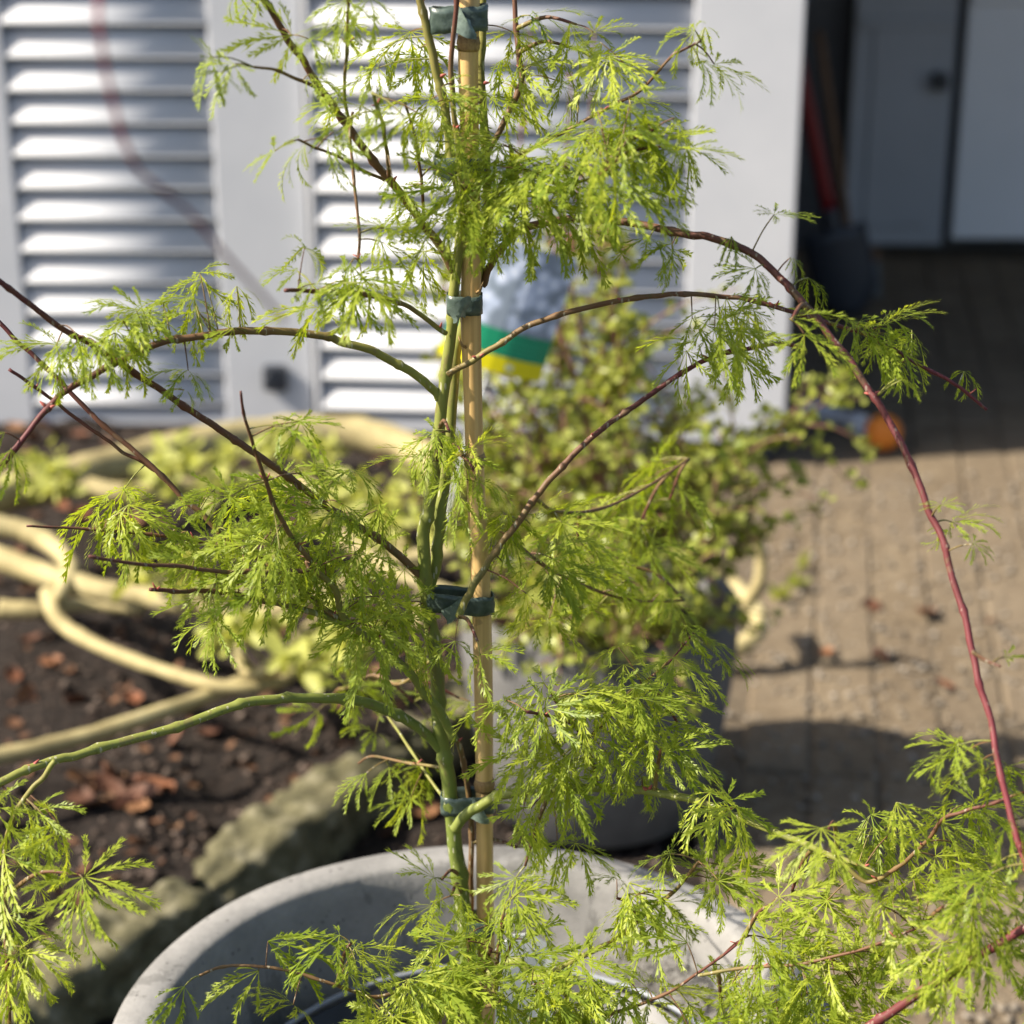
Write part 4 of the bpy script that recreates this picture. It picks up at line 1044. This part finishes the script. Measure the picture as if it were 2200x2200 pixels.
# ------------------------------------------------------------------ sprawling plant with pale limbs in the bed
random.seed(12)
LB = Vector((-.9, 3.3, .05))
sprawl = empty('sprawling_shrub', LB, 0, 'sprawling old shrub with thick pale contorted limbs over the bed', 'shrub')
lsamp = []
def limb(pts, w0, w1, z0, z1, name='limb', parent=sprawl, org=LB):
    n = len(pts); W = []; rr = []
    for i, (x, y) in enumerate(pts):
        t = i / (n - 1)
        p_ = G(x, y, z0 + (z1 - z0) * t); W.append(p_)
        dz = scr(p_)[2]; rr.append((w0 + (w1 - w0) * t) * .43 / 3700 * dz)
    path, rd = smooth_path(W, rr, 7)
    v, f = tube(path, rd, 14, .22, random.random() * 9); mb = MB(); mb.add([u - org for u in v], f)
    mb.build(name, M['pale_bark'], parent, True)
    lsamp.extend(path)
limb([(-160, 1475), (-40, 1436), (150, 1392), (330, 1335), (470, 1283), (610, 1238), (720, 1175)], 40, 30, .16, .17)
limb([(90, 1120), (115, 1175), (200, 1225), (330, 1272), (430, 1296), (520, 1290), (560, 1265)], 36, 24, .20, .17)
limb([(-120, 1015), (-30, 1045), (80, 1082), (180, 1112), (260, 1124), (360, 1140), (470, 1120)], 60, 40, .22, .20)
limb([(-60, 985), (40, 1000), (100, 1030), (135, 1075), (110, 1130)], 50, 34, .26, .21)
limb([(-120, 960), (-30, 940), (120, 905), (260, 868), (400, 835), (560, 815), (700, 822), (800, 860), (850, 930)], 92, 70, .20, .14)
limb([(120, 905), (220, 930), (330, 925), (450, 905), (560, 915)], 55, 40, .24, .22)
limb([(450, 1220), (458, 1255), (490, 1270), (520, 1240), (600, 1170), (690, 1110)], 28, 22, .18, .26)
limb([(380, 1140), (460, 1165), (540, 1150), (640, 1110), (760, 1060), (860, 1040)], 46, 36, .2, .26)
limb([(560, 915), (660, 960), (740, 1020), (800, 1100), (790, 1180)], 50, 36, .22, .18)
limb([(0, 1150), (80, 1150), (160, 1140), (270, 1150)], 44, 26, .12, .12)
limb([(640, 1010), (700, 1050), (760, 1090), (900, 1130)], 40, 26, .3, .24)
def oval_leaf(k): 
    V_, F_ = round_leaf(70 + k); return [(x * 1.25, y * .75, z) for x, y, z in V_], F_
ol = [oval_leaf(k) for k in range(4)]
mb = MB()
spots = [(90, 900, 46, 60), (330, 865, 44, 60), (410, 880, 40, 50), (300, 905, 34, 30), (600, 850, 44, 50), (440, 960, 30, 22), (650, 930, 50, 70), (720, 950, 44, 60), (350, 1110, 26, 22), (490, 1180, 36, 40), (430, 1210, 30, 30), (660, 1230, 60, 90), (560, 1250, 36, 30), (270, 1090, 24, 16), (820, 990, 50, 60), (560, 985, 30, 30), (60, 880, 36, 40), (700, 1010, 40, 40), (500, 840, 40, 40)]
for x, y, r_, n in spots:
    c = G(x, y, .26); kpx = scr(c)[2] / 3700
    for _ in range(int(n * .6)):
        p_ = c + Vector((random.gauss(0, .6), random.gauss(0, .6), random.gauss(0, .4))) * (r_ * kpx)
        near = min(lsamp, key=lambda t: (t - p_).length)
        if (near - p_).length > .12: p_ = near + (p_ - near).normalized() * .12
        s = random.uniform(.018, .034); d = Vector((random.gauss(0, 1), random.gauss(0, 1), random.gauss(.1, .6))).normalized()
        Yv = d.orthogonal().normalized(); Z = d.cross(Yv)
        if Z.z < 0: Yv = -Yv; Z = -Z
        rot = Matrix((d, Yv, Z)).transposed()
        V_, F_ = random.choice(ol); mb.add([rot @ (Vector(u) * s) + p_ - LB for u in V_], F_, 0)
        if random.random() < .3:
            v, f = tube([near, (near + p_) / 2 + Vector((0, 0, .01)), p_], [.0015, .0012, .0008], 4); mb.add([u - LB for u in v], f, 0)
mb.build('sprouts', M['sprout_leaf'], sprawl, True, kind='stuff')
# forked pale branch on the paving behind the planter
fb = G(1395, 1228, .04); fb.z = 0
fk = empty('forked_branch', fb, 0, 'forked pale bare branch resting on paving behind the grey planter', 'branch')
limb([(1335, 1235), (1390, 1222), (1425, 1195), (1430, 1160), (1405, 1125), (1370, 1090), (1345, 1075)], 46, 36, .03, .14, 'limb', fk, fb)
limb([(1408, 1140), (1432, 1100), (1436, 1050), (1424, 1010), (1408, 980)], 32, 22, .12, .28, 'fork', fk, fb)

# fallen leaves
random.seed(44)
fl_meshes = []
for k in range(5):
    rnd = random.Random(k); V_, F_ = [], []
    for i in range(7):
        t = i / 6; w = .36 * math.sin(math.pi * (t * .92 + .04)) ** .8
        for s_ in (-1, 0, 1): V_.append((t - .5, s_ * w, .16 * abs(s_) + .25 * (t - .5) ** 2 + rnd.uniform(-.03, .03)))
    for i in range(6):
        for j in range(2): a = i * 3 + j; F_.append((a, a + 1, a + 4, a + 3))
    fl_meshes.append(mesh('fallen_leaf', V_, F_, [M['dead_leaf']], True))
def fallen(x, y, s, label, group, zf):
    p_ = G(x, y, 0.05)
    for _ in range(3): p_ = G(x, y, zf(p_.x, p_.y))
    o = link('fallen_leaf', random.choice(fl_meshes), None, p_ + Vector((0, 0, .006)), (random.gauss(0, .35), random.gauss(0, .35), random.random() * 6.3))
    o.scale = (s,) * 3; tag(o, label, 'fallen leaf', group)
fallen(552, 1590, .06, 'large orange brown fallen leaf on dark earth behind the concrete pot rim', None, front_z)
fallen(800, 1545, .05, 'orange fallen leaf lying just left of the maple trunk base', None, front_z)
for x, y in [(210, 1500), (245, 1490), (180, 1520), (230, 1530), (270, 1510), (200, 1475), (165, 1495), (255, 1540), (290, 1490), (150, 1530)]:
    fallen(x + random.uniform(-6, 6), y + random.uniform(-6, 6), random.uniform(.04, .065), 'reddish brown fallen leaf in the pile against the mossy edging', 'brown leaves piled on the bed', soil_z)
for x, y in [(60, 830), (100, 815), (30, 815), (150, 835), (190, 1010), (160, 980), (90, 1260), (40, 1330), (250, 1330), (60, 1220), (330, 1420), (140, 1330), (400, 1400), (110, 955), (250, 990), (20, 1290)]:
    fallen(x + random.uniform(-8, 8), y + random.uniform(-8, 8), random.uniform(.035, .06), 'brown fallen leaf on the bed soil among the pale limbs', 'brown leaves among the limbs', soil_z)
for x, y in [(660, 1560), (480, 1640), (420, 1660), (740, 1580), (620, 1610), (160, 1850), (230, 1800)]:
    fallen(x, y, random.uniform(.03, .045), 'small brown fallen leaf on dark earth between edging and pot', 'brown leaves on the dark earth', front_z)
fallen(1745, 1165, .055, 'orange tan fallen leaf lying alone on the sunlit paving', None, lambda a, b: 0.0)
for x, y in [(1640, 1150), (1560, 1240), (1660, 1245), (1870, 1180), (1780, 1300)]:
    fallen(x, y, random.uniform(.025, .04), 'small dark fallen leaf on the sandy brick paving', 'dark leaves on the paving', lambda a, b: 0.0)
mb = MB()
for _ in range(900):
    y = 1.6 + 2.5 * random.random(); x = edge_x(y) - 1.4 * random.random() ** 1.4 - .05
    s_ = random.uniform(.010, .028); z_ = soil_z(x, y) + .006
    rot = Matrix.Rotation(random.random() * 6.3, 3, 'Z') @ Matrix.Rotation(random.gauss(0, .5), 3, 'X') @ Matrix.Rotation(random.gauss(0, .5), 3, 'Y')
    me_ = random.choice(fl_meshes)
    mb.add([rot @ (v_.co * s_ * Vector((1, 1, 1)).x) + Vector((x, y, z_)) for v_ in me_.vertices], [tuple(p_.vertices) for p_ in me_.polygons])
o = mb.build('leaf_litter', M['litter'], None, True)
tag(o, 'scraps of brown leaf litter scattered over the bed soil', 'leaf litter', kind='stuff')
# weeds between the pavers
for x, y in [(1500, 1110), (1470, 1135), (1520, 1075)]:
    p_ = G(x, y, 0); e = empty('paving_weed', p_, 0, 'tiny dark green weed growing between the brick pavers', 'weed', 'weeds in the paving joints')
    mb = MB()
    for _ in range(12):
        d = Vector((random.gauss(0, .6), random.gauss(0, .6), .8)).normalized(); Yv = d.orthogonal().normalized(); Z = d.cross(Yv)
        rot = Matrix((d, Yv, Z)).transposed(); V_, F_ = random.choice(ol); s = random.uniform(.012, .024)
        mb.add([rot @ (Vector(u) * s) + d * random.uniform(.0, .012) for u in V_], F_)
    mb.build('leaves', M['shrub_leaf'], e, True, kind='stuff')
